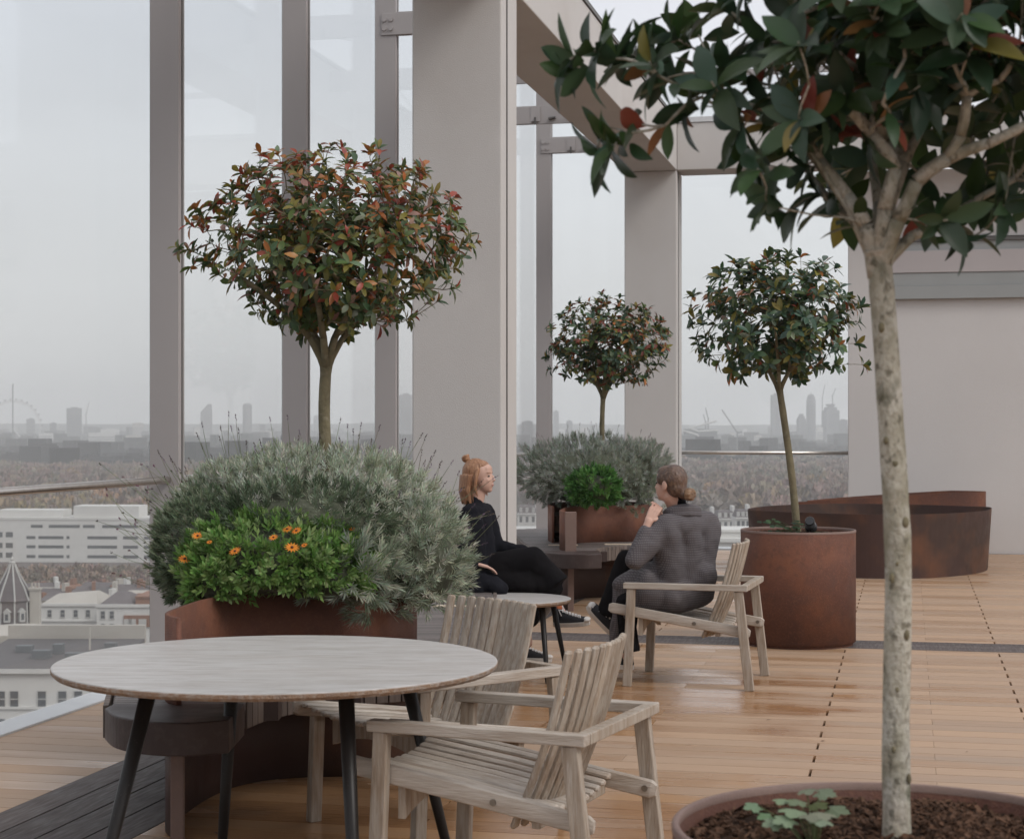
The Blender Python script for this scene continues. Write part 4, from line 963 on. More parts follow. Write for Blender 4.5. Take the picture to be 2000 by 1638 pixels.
sneaker(w2,'shoe',Q(1206,1246,11.0),Q(1146,1184,11.02),cw(-.55,-.10,.9),o,1)
sneaker(w2,'shoe',Q(1236,1308,10.86)-Vector((0,0,.0)),Q(1172,1300,11.0),Vector((0,0,1)),o,1)

# -------- red-haired woman on the bench
o=cw(-.24,11.5,.5); w1=thing('person','red-haired woman with a small top bun and black clothes, legs crossed on the bench','person',o)
HC=Q(938,932,11.5); f=cw(.93,-.37); yaw=math.atan2(f.y,f.x)
D=11.5
hip=Q(925,1118,D); Ls=Q(945,1003,D+.16); Rs=Q(918,1006,D-.14); neck=Q(926,990,D)
Le=Q(968,1072,D+.12); Lh=Q(1026,1077,D+.02); Re=Q(902,1080,D-.2); Rh=Q(928,1100,D-.22)
kn=Q(1040,1092,D-.05); an=Q(1088,1186,D-.02); kn2=Q(1010,1132,D+.12); an2=Q(1030,1255,D+.1)
b=MB(); Mh=head(b,HC,yaw,R(3)); b.caps(HC+Vector((0,0,-.07)),neck,.045,.052); b.caps(neck,(Ls+Rs)/2-Vector((0,0,.08)),.052,.08); b.caps((Ls+Rs)/2-Vector((0,0,.08)),hip,.08,.10)
for s_,e_,h_ in ((Ls,Le,Lh),(Rs,Re,Rh)): b.caps(s_,e_,.043,.034); b.caps(e_,h_,.034,.023)
b.caps(hip,kn,.08,.055); b.caps(kn,an,.05,.035); b.caps(hip,kn2,.08,.055); b.caps(kn2,an2,.05,.035)
fingers(b,Lh,cw(.93,-.2,-.30),Vector((0,0,-1)),curl=.35,S=.95,thumb=1); fingers(b,Rh,cw(.9,.1,-.25),Vector((0,0,-1)),curl=.25,S=.98,thumb=-1)
shift(b,o).build('body',M['skin'],w1,remesh=.0045,smoothit=2)
h=MB(); h.ell((-.030,0,.036),(.090,.083,.090),Mh,24,16); h.ell((-.004,0,.070),(.068,.066,.045),Mh,24,14)
for k in range(26):
    a=R(100+160*k/25); a0=Vector((.085*math.cos(a)-.025,.080*math.sin(a),.02)); 
    e1=Vector((a0.x*1.05-.012,a0.y*1.12,-.08)); e2=Vector((a0.x*1.0-.008+.010*math.sin(k*2.1),a0.y*1.10,-.145-.025*math.sin(k*1.7)**2))
    h.tube([Mh@a0,Mh@e1,Mh@e2],[.026,.022,.007],8)
for s in (-1,1):
    h.tube([Mh@Vector((.015,s*.068,.055)),Mh@Vector((.004,s*.084,.0)),Mh@Vector((-.004,s*.088,-.07)),Mh@Vector((.010,s*.080,-.125))],[.012,.014,.013,.004],8)
hh=shift(h,o).build('hair',M['hair_red'],w1,remesh=.0045,smoothit=2)
ls_=MB(); rr_=random.Random(4)
for k in range(380):
    a=R(rr_.uniform(85,275)); q=Mh@Vector((.088*math.cos(a)-.022,.084*math.sin(a),rr_.uniform(-.05,.07))); e1=q+Mh.to_3x3()@Vector((rr_.uniform(-.01,.01)-.006,rr_.uniform(-.012,.012),-.06)); e2=e1+Mh.to_3x3()@Vector((rr_.uniform(-.012,.014),rr_.uniform(-.012,.012),rr_.uniform(-.09,-.04))); ls_.tube([q,e1,e2],[.0016,.0013,.0008],3)
ls_.v=[(v[0]-o[0],v[1]-o[1],v[2]-o[2]) for v in ls_.v]; tag(ls_.build('loose_strands',M['hair_red'],hh),kind='stuff')
h=MB(); bc=Mh@Vector((-.095,0,.125)); h.ell(bc,(.028,.028,.026)); h.tube([bc+Mh.to_3x3()@Vector((.02*math.cos(j*.9),.022*math.sin(j*.9),-.02+.006*j)) for j in range(8)],.010,8); h.caps(bc,Mh@Vector((-.075,0,.098)),.014,.018); shift(h,o).build('top_bun',M['hair_red'],hh,remesh=.004,smoothit=1)
for s in (-1,1):
    e=MB(); e.ell((.0725,s*.029,.006),(.007,.0115,.0055),Mh,10,6); shift(e,o).build('eye',M['eye'],w1)
    e=MB(); e.caps(Mh@Vector((.0785,s*.016,.028)),Mh@Vector((.070,s*.042,.029)),.003,.002); shift(e,o).build('eyebrow',M['hair_red'],w1)
e=MB(); e.ell((.0835,0,-.0525),(.0065,.017,.0065),Mh,12,8); shift(e,o).build('lips',M['lip'],w1)
m=MB(); mid=(Ls+Rs)/2
m.caps(Ls,mid,.068,.085,18); m.caps(mid,Rs,.085,.068,18); m.caps(Ls-Vector((0,0,.05)),hip+cw(.02,.07,0),.09,.12,20); m.caps(Rs-Vector((0,0,.05)),hip+cw(-.02,-.07,0),.09,.12,20); m.caps(mid-Vector((0,0,.05)),hip+cw(.03,0,0),.10,.13,20)
m.caps(neck-Vector((0,0,.03)),neck+Vector((0,0,.035)),.065,.058,18)
for s_,e_,h_ in ((Ls,Le,Lh),(Rs,Re,Rh)): m.caps(s_,e_,.070,.058,18); m.caps(e_,e_+(h_-e_)*.93,.058,.045,18)
m.caps(hip+cw(-.02,-.12,.0),Q(975,1150,D-.22),.10,.06,16); m.caps(hip+cw(-.05,-.1,-.02),Q(930,1150,D-.2),.1,.07,16)
shift(m,o).build('coat',M['navy'],w1,remesh=.009,smoothit=6,disp=(.022,.08))
m=MB(); m.caps(hip,kn,.11,.085,20); m.tube([kn,Q(1062,1118,D-.03),Q(1085,1146,D-.05)],[.085,.092,.105],20); m.caps(Q(1030,1112,D),Q(1070,1150,D-.05),.11,.09,18); m.caps(hip+cw(.1,0,0),Q(1030,1140,D-.05),.12,.09,18); m.caps(Q(1055,1112,D-.08),Q(1096,1135,D-.05),.06,.018,14); m.caps(Q(1040,1150,D-.05),Q(1085,1150,D-.05),.06,.05,14); m.caps(hip,kn2,.11,.1,18); m.caps(kn2,Q(1030,1200,D+.1),.1,.09,18)
shift(m,o).build('trousers',M['black_cloth'],w1,remesh=.009,smoothit=5,disp=(.016,.1))
m=MB(); m.caps(Q(1082,1172,D-.02),Q(1094,1200,D-.02),.038,.042,14); shift(m,o).build('sock',M['sock_orange'],w1)
m=MB(); m.caps(Q(1072,1176,D+.12),Q(1056,1204,D+.16),.045,.03,14); shift(m,o).build('trouser_lining',M['grey_cloth'],w1)
sneaker(w1,'shoe',Q(1082,1222,D-.03),Q(1152,1219,D-.10),cw(.05,-.25,1),o,1)
sneaker(w1,'shoe',cw(.02,11.75,.001),cw(.26,11.7,.001),Vector((0,0,1)),o,1)
# ================================================================== CITY
def cmat(name,c,c2=None,sc_=.08,am=.6): return mat(name,c,.9,n1=[(sc_,c2 or tuple(.75*x for x in c),.4,.7,am),(sc_*6,tuple(.85*x for x in c),.45,.75,.5)])
M['c_white']=cmat('far_white_render',(.62,.605,.58),(.54,.52,.49))
M['c_stone']=cmat('far_stone',(.46,.425,.38))
M['c_grey']=cmat('far_grey',(.18,.185,.19))
M['c_dark']=cmat('far_dark_glass',(.10,.105,.115))
M['c_brick']=cmat('far_brick',(.26,.14,.095))
M['c_slate']=cmat('far_slate',(.15,.13,.13))
M['c_flat']=cmat('far_flat_roof',(.13,.12,.12))
M['c_window']=mat('far_window',(.10,.105,.11),.3)
M['c_frame']=mat('far_window_frame',(.45,.44,.42),.7)
def city_tree_mat():
    return mat('bare_woodland',attr=True,rough=.95,spec=.1,n1=[(.5,(.06,.05,.045),.45,.7,.5)])
M['wood']=city_tree_mat()
gm=mat('city_ground',(.15,.13,.12),.95,n1=[(.004,(.105,.085,.075),.42,.6,.8),(.02,(.20,.185,.175),.5,.7,.5),(.0012,(.13,.105,.095),.4,.6,.7)])
m=MB(); m.add([(-6400,-2600,GROUND),(6400,-2600,GROUND),(6400,6400,GROUND),(-6400,6400,GROUND)],[(0,1,2,3)])
tag(m.build('city_ground',gm),kind='structure')
# low hills on the horizon
hm=mat('far_hills',(.09,.095,.085),.95); m=MB(); vs=[];fs=[]; n=140
for i in range(n+1):
    x=-3300+6600*i/n
    hgt=51+12*noise.noise(Vector((x*.0009,2,0)))+5*noise.noise(Vector((x*.004,5,0)))
    for d,z in ((4900,0),(5150,hgt*.75),(5350,hgt),(5500,hgt*.6)):
        p=cw(x,d,GROUND+z); vs.append(p)
for i in range(n):
    for k in range(3): a=i*4+k; fs.append((a,a+4,a+5,a+1))
m.add(vs,fs); tag(m.build('hills',hm,smooth=True),kind='structure')
r=random.Random(77)
# woodland of the park + street trees: one far-off mass
def clump(mb,x,D,z,rw,rh,col):
    p0=cw(x,D); K=46
    for k in range(K):
        v=rvec(r); v.z=abs(v.z)*1.25-.25; b=Vector((p0.x+v.x*rw*.62,p0.y+v.y*rw*.62,z+rh*(.44+.34*v.z))); e=Vector((p0.x+v.x*rw,p0.y+v.y*rw,z+rh*(.48+.5*v.z)))
        s=rvec(r)*rw*.13; kk=r.uniform(.78,1.25); mb.col=tuple(c*kk for c in col); mb.add([b-s,b+s,e+s*1.2,e-s*.8+rvec(r)*rw*.15],[(0,1,2),(0,2,3)])
    clump0(mb,x,D,z,rw*.70,rh*.84,tuple(c*.8 for c in col))
def clump0(mb,x,D,z,rw,rh,col):
    n,k=7,4; vs=[]; ph=r.random()*6
    for j in range(k+1):
        f=j/k; rr=math.sin(PI*(.12+.86*f))*rw
        for i in range(n):
            a=ph+2*PI*i/n; q=rr*r.uniform(.78,1.2); p=cw(x,D); vs.append((p.x+q*math.cos(a),p.y+q*math.sin(a),z+rh*f+r.uniform(-.08,.08)*rh))
    fs=[(j*n+i,j*n+(i+1)%n,(j+1)*n+(i+1)%n,(j+1)*n+i) for j in range(k) for i in range(n)]+[tuple(range(k*n,k*n+n))]
    mb.col=col; mb.add(vs,fs)
TC=[(.28,.215,.18),(.25,.195,.165),(.31,.245,.205),(.22,.175,.15),(.27,.215,.185),(.34,.265,.215)]
TO=[(.34,.25,.16),(.34,.23,.13),(.30,.24,.16)]
m=MB()
def park(n,x0,x1,D0,D1,rw,rh,po,z=GROUND):
    for k in range(n):
        D=math.sqrt(r.uniform(D0*D0,D1*D1)); p=r.uniform(x0,x1); x=(p-1000)/FOC*D
        c=jit(r,r.choice(TO) if r.random()<po else r.choice(TC),.12); s=r.uniform(.7,1.25); clump(m,x,D,z,rw*s,rh*r.uniform(.8,1.2),c)
park(2300,-250,900,820,1500,7.5,15,.10); park(2300,900,2100,780,1750,8,16,.06)
park(260,-250,300,690,830,7,15,.5)
park(700,-200,340,425,508,3.2,5.8,.02)
tag(m.build('park_woodland',M['wood'],colattr=True),'brown leafless woodland of the park spreading to the middle distance','woodland',kind='stuff')
# carpet of far town roofs
m=MB(); m2=MB()
for k in range(6500):
    D=math.sqrt(r.uniform(1540**2,5000**2)); p=r.uniform(-200,1900); x=(p-1000)/FOC*D; w=r.uniform(9,32); d=r.uniform(9,26); h_=r.uniform(6,17)*(1 if D<4500 else 1.5); a=r.random()*3
    if r.random()<.06: h_*=2
    Mx=Matrix.Translation(cw(x,D,GROUND))@Matrix.Rotation(a,4,'Z'); c=r.choice([(.34,.33,.31),(.20,.19,.19),(.25,.20,.17),(.40,.39,.37),(.16,.14,.14),(.13,.11,.10)]); m.col=jit(r,c,.2); m.box(-w/2,w/2,-d/2,d/2,0,h_,Mx)
tag(m.build('town_rooftops',mat('far_town',attr=True,rough=.9,spec=.2)),'hazy carpet of distant town roofs beyond the park','rooftops',kind='stuff')

def tower(label,px_,ytop,wpx,D,mt='c_grey',shape='flat',cat='tower',name='tower_block',group=None,rot=.2):
    w=wpx/FOC*D; x=(px_-1000)/FOC*D; H=hz(ytop,D)-GROUND; p=cw(x,D,GROUND)
    t=thing(name,label,cat,p,TH+rot,group)
    w*=.86; m=MB()
    if shape=='slant':
        m.prism([(-w/2,-w/3),(w/2,-w/3),(w/2,w/3),(-w/2,w/3)],0,H*.80); m.add([(-w/2,-w/3,H*.8),(w/2,-w/3,H*.8),(w/2,w/3,H*.8),(-w/2,w/3,H*.8),(w*.12,-w/3,H),(w/2*.9,-w/3,H),(w/2*.9,w/3,H),(w*.12,w/3,H)],[(0,1,5,4),(1,2,6,5),(2,3,7,6),(3,0,4,7),(4,5,6,7)])
    elif shape=='round': m.lathe([(w/2,0),(w/2,H*.94),(w*.42,H*.975),(w*.2,H),(.01,H)],20)
    elif shape=='spire': m.lathe([(w/2,0),(w/2,H*.86),(w*.44,H*.865),(w*.44,H*.92),(w*.34,H*.925),(w*.34,H*.955),(w*.08,H*.96),(.05,H)],24)
    elif shape=='crown': m.box(-w/2,w/2,-w/2,w/2,0,H*.86); m.box(-w*.36,w*.36,-w*.36,w*.36,H*.86,H*.93); m.box(-w*.2,w*.2,-w*.2,w*.2,H*.93,H*.96); m.box(-w*.26,w*.26,-w*.26,w*.26,H*.96,H)
    else: m.box(-w/2,w/2,-w*.35,w*.35,0,H); m.box(-w*.2,w*.25,-w*.2,w*.2,H,H+min(4,H*.03))
    m.build('tower_shaft',M[mt],t)
    m=MB(); k=0; z=6
    while z<H*.78:
        if shape in('round','spire'): m.lathe([(w/2+.15,z),(w/2+.15,z+1.4)],20)
        else: m.box(-w/2+1,w/2-1,-w*.35-.25 if shape=='flat' else -w/2-.25,-w*.35-.05 if shape=='flat' else -w/2-.05,z,z+1.5)
        z+=4.2
    if m.v and wpx>=14: m.build('window_band',M['c_dark'],t)
    return t
for a in [('square hazy office tower right of the big observation wheel',145,797,33,3900,'c_grey','flat'),
 ('narrow hazy tower block inside the rim of the observation wheel',60,818,18,4300,'c_grey','flat'),
 ('short dark tower block between the wheel and the square tower',104,826,14,4200,'c_dark','flat'),
 ('hazy tower with a slanted pointed top, seen past the first glass fin',403,789,26,4400,'c_grey','slant'),
 ('slim hazy tower with a domed top, right of the slanted one',483,787,21,4100,'c_grey','round'),
 ('blocky hazy tower squeezed between the third fin and the near column',792,771,28,4000,'c_grey','flat'),
 ('tall hazy cylinder-like tower with a stepped pointed crown on the skyline',1584,766,21,3700,'c_grey','spire'),
 ('broad unfinished tower with a bulky crown, right of the pointed tower',1622,789,31,3600,'c_grey','crown'),
 ('plain slim skyscraper half behind the thin tree trunk on the skyline',1515,771,20,3900,'c_grey','flat'),
 ('low shouldered block at the foot of the pointed tower',1565,808,17,3650,'c_grey','crown'),
 ('grey slab block at the pier end of the skyline cluster',1646,820,18,3600,'c_dark','flat'),
 ('thin hazy tower just right of the fin behind the near column',1086,803,11,4300,'c_grey','flat'),
 ('short hazy tower above the small lavender mound',1112,822,12,4300,'c_dark','flat'),
 ('wide low tower block seen between the near column and the next fin',1030,823,22,3400,'c_dark','flat'),
 ('pale mid-rise slab left of the unfinished tower',1600,835,14,3500,'c_white','flat'),
 ('faint slim tower behind the second and third fins',618,812,12,4600,'c_grey','flat')]: tower(*a)
for k,(p,y,w_,D) in enumerate([(215,838,55,3300),(270,826,34,3500),(200,845,80,2700),(262,850,50,2600),(90,846,40,2900),(385,835,18,3700),(440,838,34,3600),(520,842,40,3500),(1095,838,22,3600),(1140,835,20,3600),(1190,842,26,3300),(1430,845,16,3200),(1455,838,12,3500),(1480,850,20,3000),(1545,842,24,3300),(1500,856,40,2700),(640,838,26,3700),(700,842,30,3600),(1405,858,26,2600),(1560,858,30,2700),(1630,852,40,2900)]):
    tower('low hazy block in the distant town beyond the park',p,y,w_*.75,min(4700,D*1.28),['c_white','c_stone','c_white','c_stone'][k%4],group='low hazy blocks in the distant town',cat='building',name='distant_block')
# hall with white angular roof edges
D=2500; t=thing('steel_hall','long low hall outlined by white angular roof edges, right of the corner column','building',at(1365,D,GROUND),TH)
m=MB(); s_=D/FOC; m.prism([(-34*s_,-20),(0*s_,-20),(0,20),(-34*s_,20)],0,hz(850,D)-GROUND); m.prism([(-22*s_,25),(40*s_,25),(40*s_,60),(-22*s_,60)],0,hz(838,D)-GROUND); m.build('hall_body',M['c_grey'],t)
m=MB()
def W(p,y,dy=-22): return Vector(((p-1365)*s_,dy,hz(y,D)-GROUND))
for a,b in (((1331,841),(1360,849)),((1360,849),(1362,878)),((1344,836),(1396,822)),((1344,836),(1362,842)),((1362,842),(1400,840))): m.tube([W(*a),W(*b)],1.3,6)
m.build('roof_edge',M['c_white'],t)
# cranes
def crane(label,p,ybase,ytop,pj,yj,D):
    t=thing('tower_crane',label,'crane',at(p,D,GROUND),TH)
    s_=D/FOC; m=MB(); zt=hz(ytop,D)-GROUND; m.bar((0,0,0),(0,0,zt),1.6,1.6); m.build('mast',M['c_grey'],t)
    m=MB(); m.bar((0,0,zt-2),((pj-p)*s_,0,hz(yj,D)-GROUND),1.5,1.3); m.bar((0,0,zt-2),(-(pj-p)*s_*.3,0,zt-1),1.8,2.2); m.build('jib',M['c_grey'],t)
crane('crane with a near-vertical jib above the steel hall',1383,870,815,1378,796,2700)
crane('crane mast beside the steel hall, jib leaning back',1378,870,822,1374,809,2750)
crane('big luffing crane slanting over the scrubby lattice right of the hall',1440,880,842,1410,800,2300)
crane('thin tower crane on the unfinished tower',1626,800,772,1632,758,3590)
crane('tower crane between the pointed and the unfinished towers',1606,800,776,1611,752,3650)
crane('faint crane leaning beside the square office tower',168,850,808,174,785,3900)
crane('tall thin mast crane in front of the observation wheel',25,880,752,26,749,2900)
# observation wheel
D=4200; s_=D/FOC; cz=hz(836,D)-GROUND; rw=54*s_
t=thing('observation_wheel','huge hazy observation wheel standing on the skyline at the photo edge','observation wheel',at(26,D,GROUND),TH)
m=MB(); 
for rr in (rw,rw*.955): m.tube([(rr*math.cos(2*PI*k/64),0,cz+rr*math.sin(2*PI*k/64)) for k in range(65)],.9,6,cap=False)
m.build('rim',M['c_white'],t)
m=MB()
for k in range(32): a=2*PI*k/32; m.tube([(0,0,cz),(rw*.95*math.cos(a),0,cz+rw*.95*math.sin(a))],.18,4)
m.build('spokes',M['c_white'],t)
m=MB()
for s in (-1,1): m.tube([(s*26,12,0),(0,4,cz)],1.4,8)
m.build('support_leg',M['c_white'],t)
for k in range(32):
    a=2*PI*(k+.5)/32; m=MB(); m.ell((rw*1.045*math.cos(a),0,cz+rw*1.045*math.sin(a)),(2.7,2.2,1.9),None,8,6); m.build('capsule',M['c_grey'],t)

# ---- near buildings seen through the lower glass
def facade(t,w,z_rows,x_cols,ww,wh,y=-.0,mat_f=True,parent=None):
    for z in z_rows:
        for x in x_cols:
            m=MB(); m.box(x-ww/2,x+ww/2,y-.06,y+.1,z,z+wh); o_=m.build('window',M['c_window'],t)
            m=MB(); m.box(x-ww/2-.08,x-ww/2,y-.12,y,z-.06,z+wh+.06); m.box(x+ww/2,x+ww/2+.08,y-.12,y,z-.06,z+wh+.06); m.box(x-ww/2,x+ww/2,y-.12,y-.061,z+wh*.48,z+wh*.54); m.box(x-ww/2-.15,x+ww/2+.15,y-.16,y,z-.16,z-.06); m.build('window_frame',M['c_frame'],o_)
# white slab hospital
D=590; s_=D/FOC
t=thing('hospital_block','long white concrete block with strip windows beyond the bare trees','building',at(130,D,GROUND),TH-.06)
H=hz(1015,D)-GROUND
m=MB(); m.box(-60,45,0,16,0,H); m.box(-24,-2,2,12,H,H+3.2) ; m.box(2,24,1,12,H,H+4.6); m.box(-75,-61,-6,10,0,H-2); m.build('wall',M['c_white'],t)
m=MB(); m.box(-60.2,45.2,-.2,16.2,H,H+.8); m.build('parapet',M['c_white'],t)
for i,(y0) in enumerate((1024,1046,1064,1083)):
    z=hz(y0,D)-GROUND-1.3
    for x0,x1 in ((-13.5,-10.5),(-9.5,-1),(0,1.0),(7,17),(19,24),(26,38)) if i else ((-12,-8),(-6,4.5),(5.5,9.5),(12,24)):
        m=MB(); m.box(x0,x1,-.04,.05,z+.2,z+1.2); m.build('strip_window',M['c_window'],t)
for x in (-31,-27.5,-24,-20.5): 
    for y0 in (1042,1063,1082): m=MB(); m.box(x,x+2.4,-.08,.05,hz(y0,D)-GROUND-1.2,hz(y0,D)-GROUND+.5); m.build('window',M['c_window'],t)
# dark slate turret
D=260; s_=D/FOC
zb=hz(1225,D)-GROUND
t=thing('corner_turret','grey slate turret with a flared pointed roof and white ribs on a stone cornice','building',at(24,D,GROUND),TH)
def zy(y): return hz(y,D)-GROUND
m=MB(); m.lathe([(3.0,0),(3.0,zb-1.6),(4.6,zb-1.4),(5.0,zb-.6),(5.0,zb),(2.7,zb)],8,Matrix.Rotation(PI/8,4,'Z')); m.build('wall',M['c_white'],t)
m=MB(); prof=[(2.66,zb),(2.55,zy(1175)),(2.9,zy(1171)),(2.2,zy(1150)),(1.35,zy(1130)),(.75,zy(1114)),(.35,zy(1101)),(.01,zy(1099))]; m.lathe(prof,8,Matrix.Rotation(PI/8,4,'Z')); rf=m.build('roof',M['c_slate'],t)
m=MB()
for k in range(8):
    a=2*PI*k/8+PI/8; m.tube([((rr+.04)*math.cos(a),(rr+.04)*math.sin(a),z) for rr,z in prof[:-1]],.13,6)
m.build('roof_rib',M['c_frame'],rf)
m=MB(); m.lathe([(.01,zy(1104)),(.42,zy(1101)),(.5,zy(1098)),(.2,zy(1095)),(.3,zy(1092)),(.05,zy(1086)),(.01,zy(1080))],10); m.build('finial',M['c_frame'],rf)
for a in (-PI/2-PI/8*0,-PI/2+PI/4,-PI/2-PI/4):
    m=MB(); Mx=Matrix.Rotation(a+PI/2,4,'Z'); m.box(-.42,.42,-2.95,-2.4,zy(1211),zy(1192),Mx); m.add([(-.6,-3.0,zy(1192)),(.6,-3.0,zy(1192)),(0,-3.0,zy(1184)),(-.6,-2.4,zy(1192)),(.6,-2.4,zy(1192)),(0,-2.4,zy(1184))],[(0,1,2),(3,5,4),(0,2,5,3),(1,4,5,2),(0,3,4,1)],Mx); dw=m.build('dormer',M['c_frame'],rf)
    m=MB(); m.box(-.22,.22,-2.99,-2.952,zy(1207),zy(1195),Mx); m.build('window',M['c_window'],dw)
t=thing('chimney_stack','pale stone chimney stack beside the slate turret','chimney',at(69,D,GROUND),TH)
m=MB(); m.box(-.75,.75,-.5,.5,0,zy(1152)); m.box(-.9,.9,-.65,.65,zy(1152),zy(1147)); m.build('stack',M['c_stone'],t,bevel=.05)
m=MB(); 
for x in (-.5,0,.5): m.tube([(x,0,zy(1147)),(x,0,zy(1138))],.16,8)
m.build('chimney_pot',M['c_stone'],t)
# stucco house with four bays of sash windows
D=330
def zy(y): return hz(y,D)-GROUND
s_=D/FOC
t=thing('stucco_house','white stucco house with two rows of small dark sash windows right of the turret','building',at(135,D,GROUND),TH)
m=MB(); m.box(-55*s_,54*s_,0,14,0,zy(1180)); m.box(-56*s_,55*s_,-.35,.02,zy(1183),zy(1178)); m.box(-56*s_,55*s_,-.3,.0,zy(1213),zy(1210)); m.build('wall',M['c_white'],t)
facade(t,0,[zy(1204),zy(1234)],[-38*s_,-12.5*s_,13*s_,37*s_],.72,1.25)
m=MB(); m.add([(-56*s_,-.2,zy(1180)),(55*s_,-.2,zy(1180)),(55*s_,14,zy(1180)),(-56*s_,14,zy(1180)),(-40*s_,6,zy(1166)),(40*s_,6,zy(1160)),(40*s_,8,zy(1160)),(-40*s_,8,zy(1166))],[(0,1,5,4),(1,2,6,5),(2,3,7,6),(3,0,4,7),(4,5,6,7)]); m.build('roof',M['c_stone'],t)
t=thing('stucco_house','taller white stucco house with paired sash windows and a hipped slate roof','building',at(240,D-8,GROUND),TH)
m=MB(); m.box(-50*s_,55*s_,0,14,0,zy(1174)); m.box(-51*s_,56*s_,-.3,.02,zy(1177),zy(1171)); m.build('wall',M['c_white'],t)
facade(t,0,[zy(1198),zy(1222),zy(1248)],[-38*s_,-21*s_],.72,1.3); 
m=MB(); m.box(2*s_,54*s_,-.25,-.0,zy(1214),zy(1192)); m.build('brick_bay',M['c_brick'],t)
for x in (10*s_,18*s_,38*s_): m=MB(); m.box(x-.7,x+.7,-.33,-.251,zy(1212),zy(1199)); m.build('window',M['c_frame'],t)
m=MB(); m.add([(-48*s_,.2,zy(1174)),(20*s_,.2,zy(1174)),(20*s_,13,zy(1174)),(-48*s_,13,zy(1174)),(-26*s_,6,zy(1153)),(-2*s_,6,zy(1153)),(-2*s_,7,zy(1153)),(-26*s_,7,zy(1153))],[(0,1,5,4),(1,2,6,5),(2,3,7,6),(3,0,4,7),(4,5,6,7)]); m.build('roof',M['c_slate'],t)
m=MB(); m.box(22*s_,54*s_,1,12,zy(1174),zy(1160)); m.box(21*s_,56*s_,.8,12.2,zy(1160),zy(1157)); m.build('brick_penthouse',M['c_brick'],t)
# roofs behind them
for k,(p,y0,y1,w_,D2,mw,mr) in enumerate([(105,1172,1158,50,360,'c_stone','c_slate'),(165,1172,1148,46,375,'c_brick','c_slate'),(120,1150,1140,30,420,'c_brick','c_brick'),(60,1156,1146,40,430,'c_stone','c_brick'),(190,1152,1142,36,440,'c_white','c_slate'),(250,1158,1146,44,400,'c_brick','c_flat'),(10,1168,1150,46,380,'c_stone','c_slate')]):
    lab=['small stone-walled house just behind the stucco house, slate roof','brick house with a dark pitched slate roof behind the stucco house','far brick cottage with a red-brown roof near the bare trees','stone house with a brown roof beside the bare trees and turret','white-walled house with a slate roof under the bare trees','flat-topped brick house above the hipped slate roof','stone house with a slate roof half behind the turret'][k]
    ww=w_/FOC*D2; t=thing('terraced_house',lab,'house',at(p,D2,GROUND),TH+.25*math.sin(k*2))
    zA=hz(y0,D2)-GROUND; zB=hz(y1,D2)-GROUND; m=MB(); m.box(-ww/2,ww/2,0,9,0,zA); m.build('wall',M[mw],t)
    m=MB(); e=.3; m.add([(-ww/2-e,-e,zA+.01),(ww/2+e,-e,zA+.01),(ww/2+e,9+e,zA+.01),(-ww/2-e,9+e,zA+.01),(-ww/2*.7,4.5,zB),(ww/2*.7,4.5,zB)],[(0,1,5,4),(1,2,5),(2,3,4,5),(3,0,4),(0,3,2,1)]); rf=m.build('roof',M[mr],t)
    m=MB(); m.box(ww/2-1,ww/2-.2,3,5,zA,zB+1); m.build('chimney',M['c_brick'],rf)
rh=random.Random(31)
for k in range(46):
    D2=rh.uniform(340,405); p=rh.uniform(-20,300); ww=rh.uniform(7,13); zA=rh.uniform(4.6,7.6); zB=zA+rh.uniform(1.5,3.2)
    t=thing('rooftop_house','small pale or brick house in the packed rows beyond the white stucco houses','house',at(p,D2,GROUND),TH+rh.uniform(-.5,.5),'houses packed in rows beyond the stucco houses')
    m=MB(); m.box(-ww/2,ww/2,0,8,0,zA); m.build('wall',M[rh.choice(['c_white','c_white','c_stone','c_brick'])],t)
    m=MB(); e=.25; fl=.7 if rh.random()<.6 else .95
    m.add([(-ww/2-e,-e,zA+.01),(ww/2+e,-e,zA+.01),(ww/2+e,8+e,zA+.01),(-ww/2-e,8+e,zA+.01),(-ww/2*fl,4,zB),(ww/2*fl,4,zB)],[(0,1,5,4),(1,2,5),(2,3,4,5),(3,0,4),(0,3,2,1)]); rf=m.build('roof',M[rh.choice(['c_slate','c_slate','c_flat','c_slate','c_stone','c_stone'])],t)
    m=MB(); m.box(ww/2-1.1,ww/2-.3,3,5,zA,zB+1.2); m.build('chimney',M[rh.choice(['c_brick','c_stone','c_white'])],rf)
    for j in range(int(ww//2.6)): m=MB(); x=-ww/2+1.4+2.5*j; m.box(x-.42,x+.42,-.05,.05,zA-2.6,zA-1.1); m.build('window',M['c_window'],t)
# long grey flat roof and the stucco building under it
D=215
def zy(y): return hz(y,D)-GROUND
s_=D/FOC
t=thing('stucco_building','nearest white stucco building with tall sash windows under a deep grey flat roof','building',at(95,D,GROUND),TH)
m=MB(); m.box(-170*s_,120*s_,0,15,0,zy(1306)); m.box(-171*s_,121*s_,-.5,.02,zy(1314),zy(1305)); m.box(-171*s_,121*s_,-.2,.0,zy(1384),zy(1379)); m.build('wall',M['c_white'],t)
facade(t,0,[zy(1380),zy(1434)],[-150*s_,-118*s_,-93*s_,-67*s_,-13*s_,27*s_,58*s_,90*s_],.95,1.9)
m=MB(); 
vs=[(-171*s_,-.4,zy(1305)),(121*s_,-.4,zy(1305)),(121*s_,20,zy(1305)+1.2),(-171*s_,20,zy(1305)+1.2)]; m.add(vs+[(a,b,c-.3) for a,b,c in vs],[(0,1,2,3),(7,6,5,4),(0,4,5,1),(1,5,6,2),(2,6,7,3),(3,7,4,0)]); rf=m.build('roof',M['c_flat'],t)
m=MB(); m.box(40*s_,43*s_,10,10.3,zy(1305)+1,zy(1245)); m.box(-171*s_,121*s_,20.05,21,zy(1305)+.4,zy(1270)+.8); m.build('roof_edge',M['c_stone'],rf)
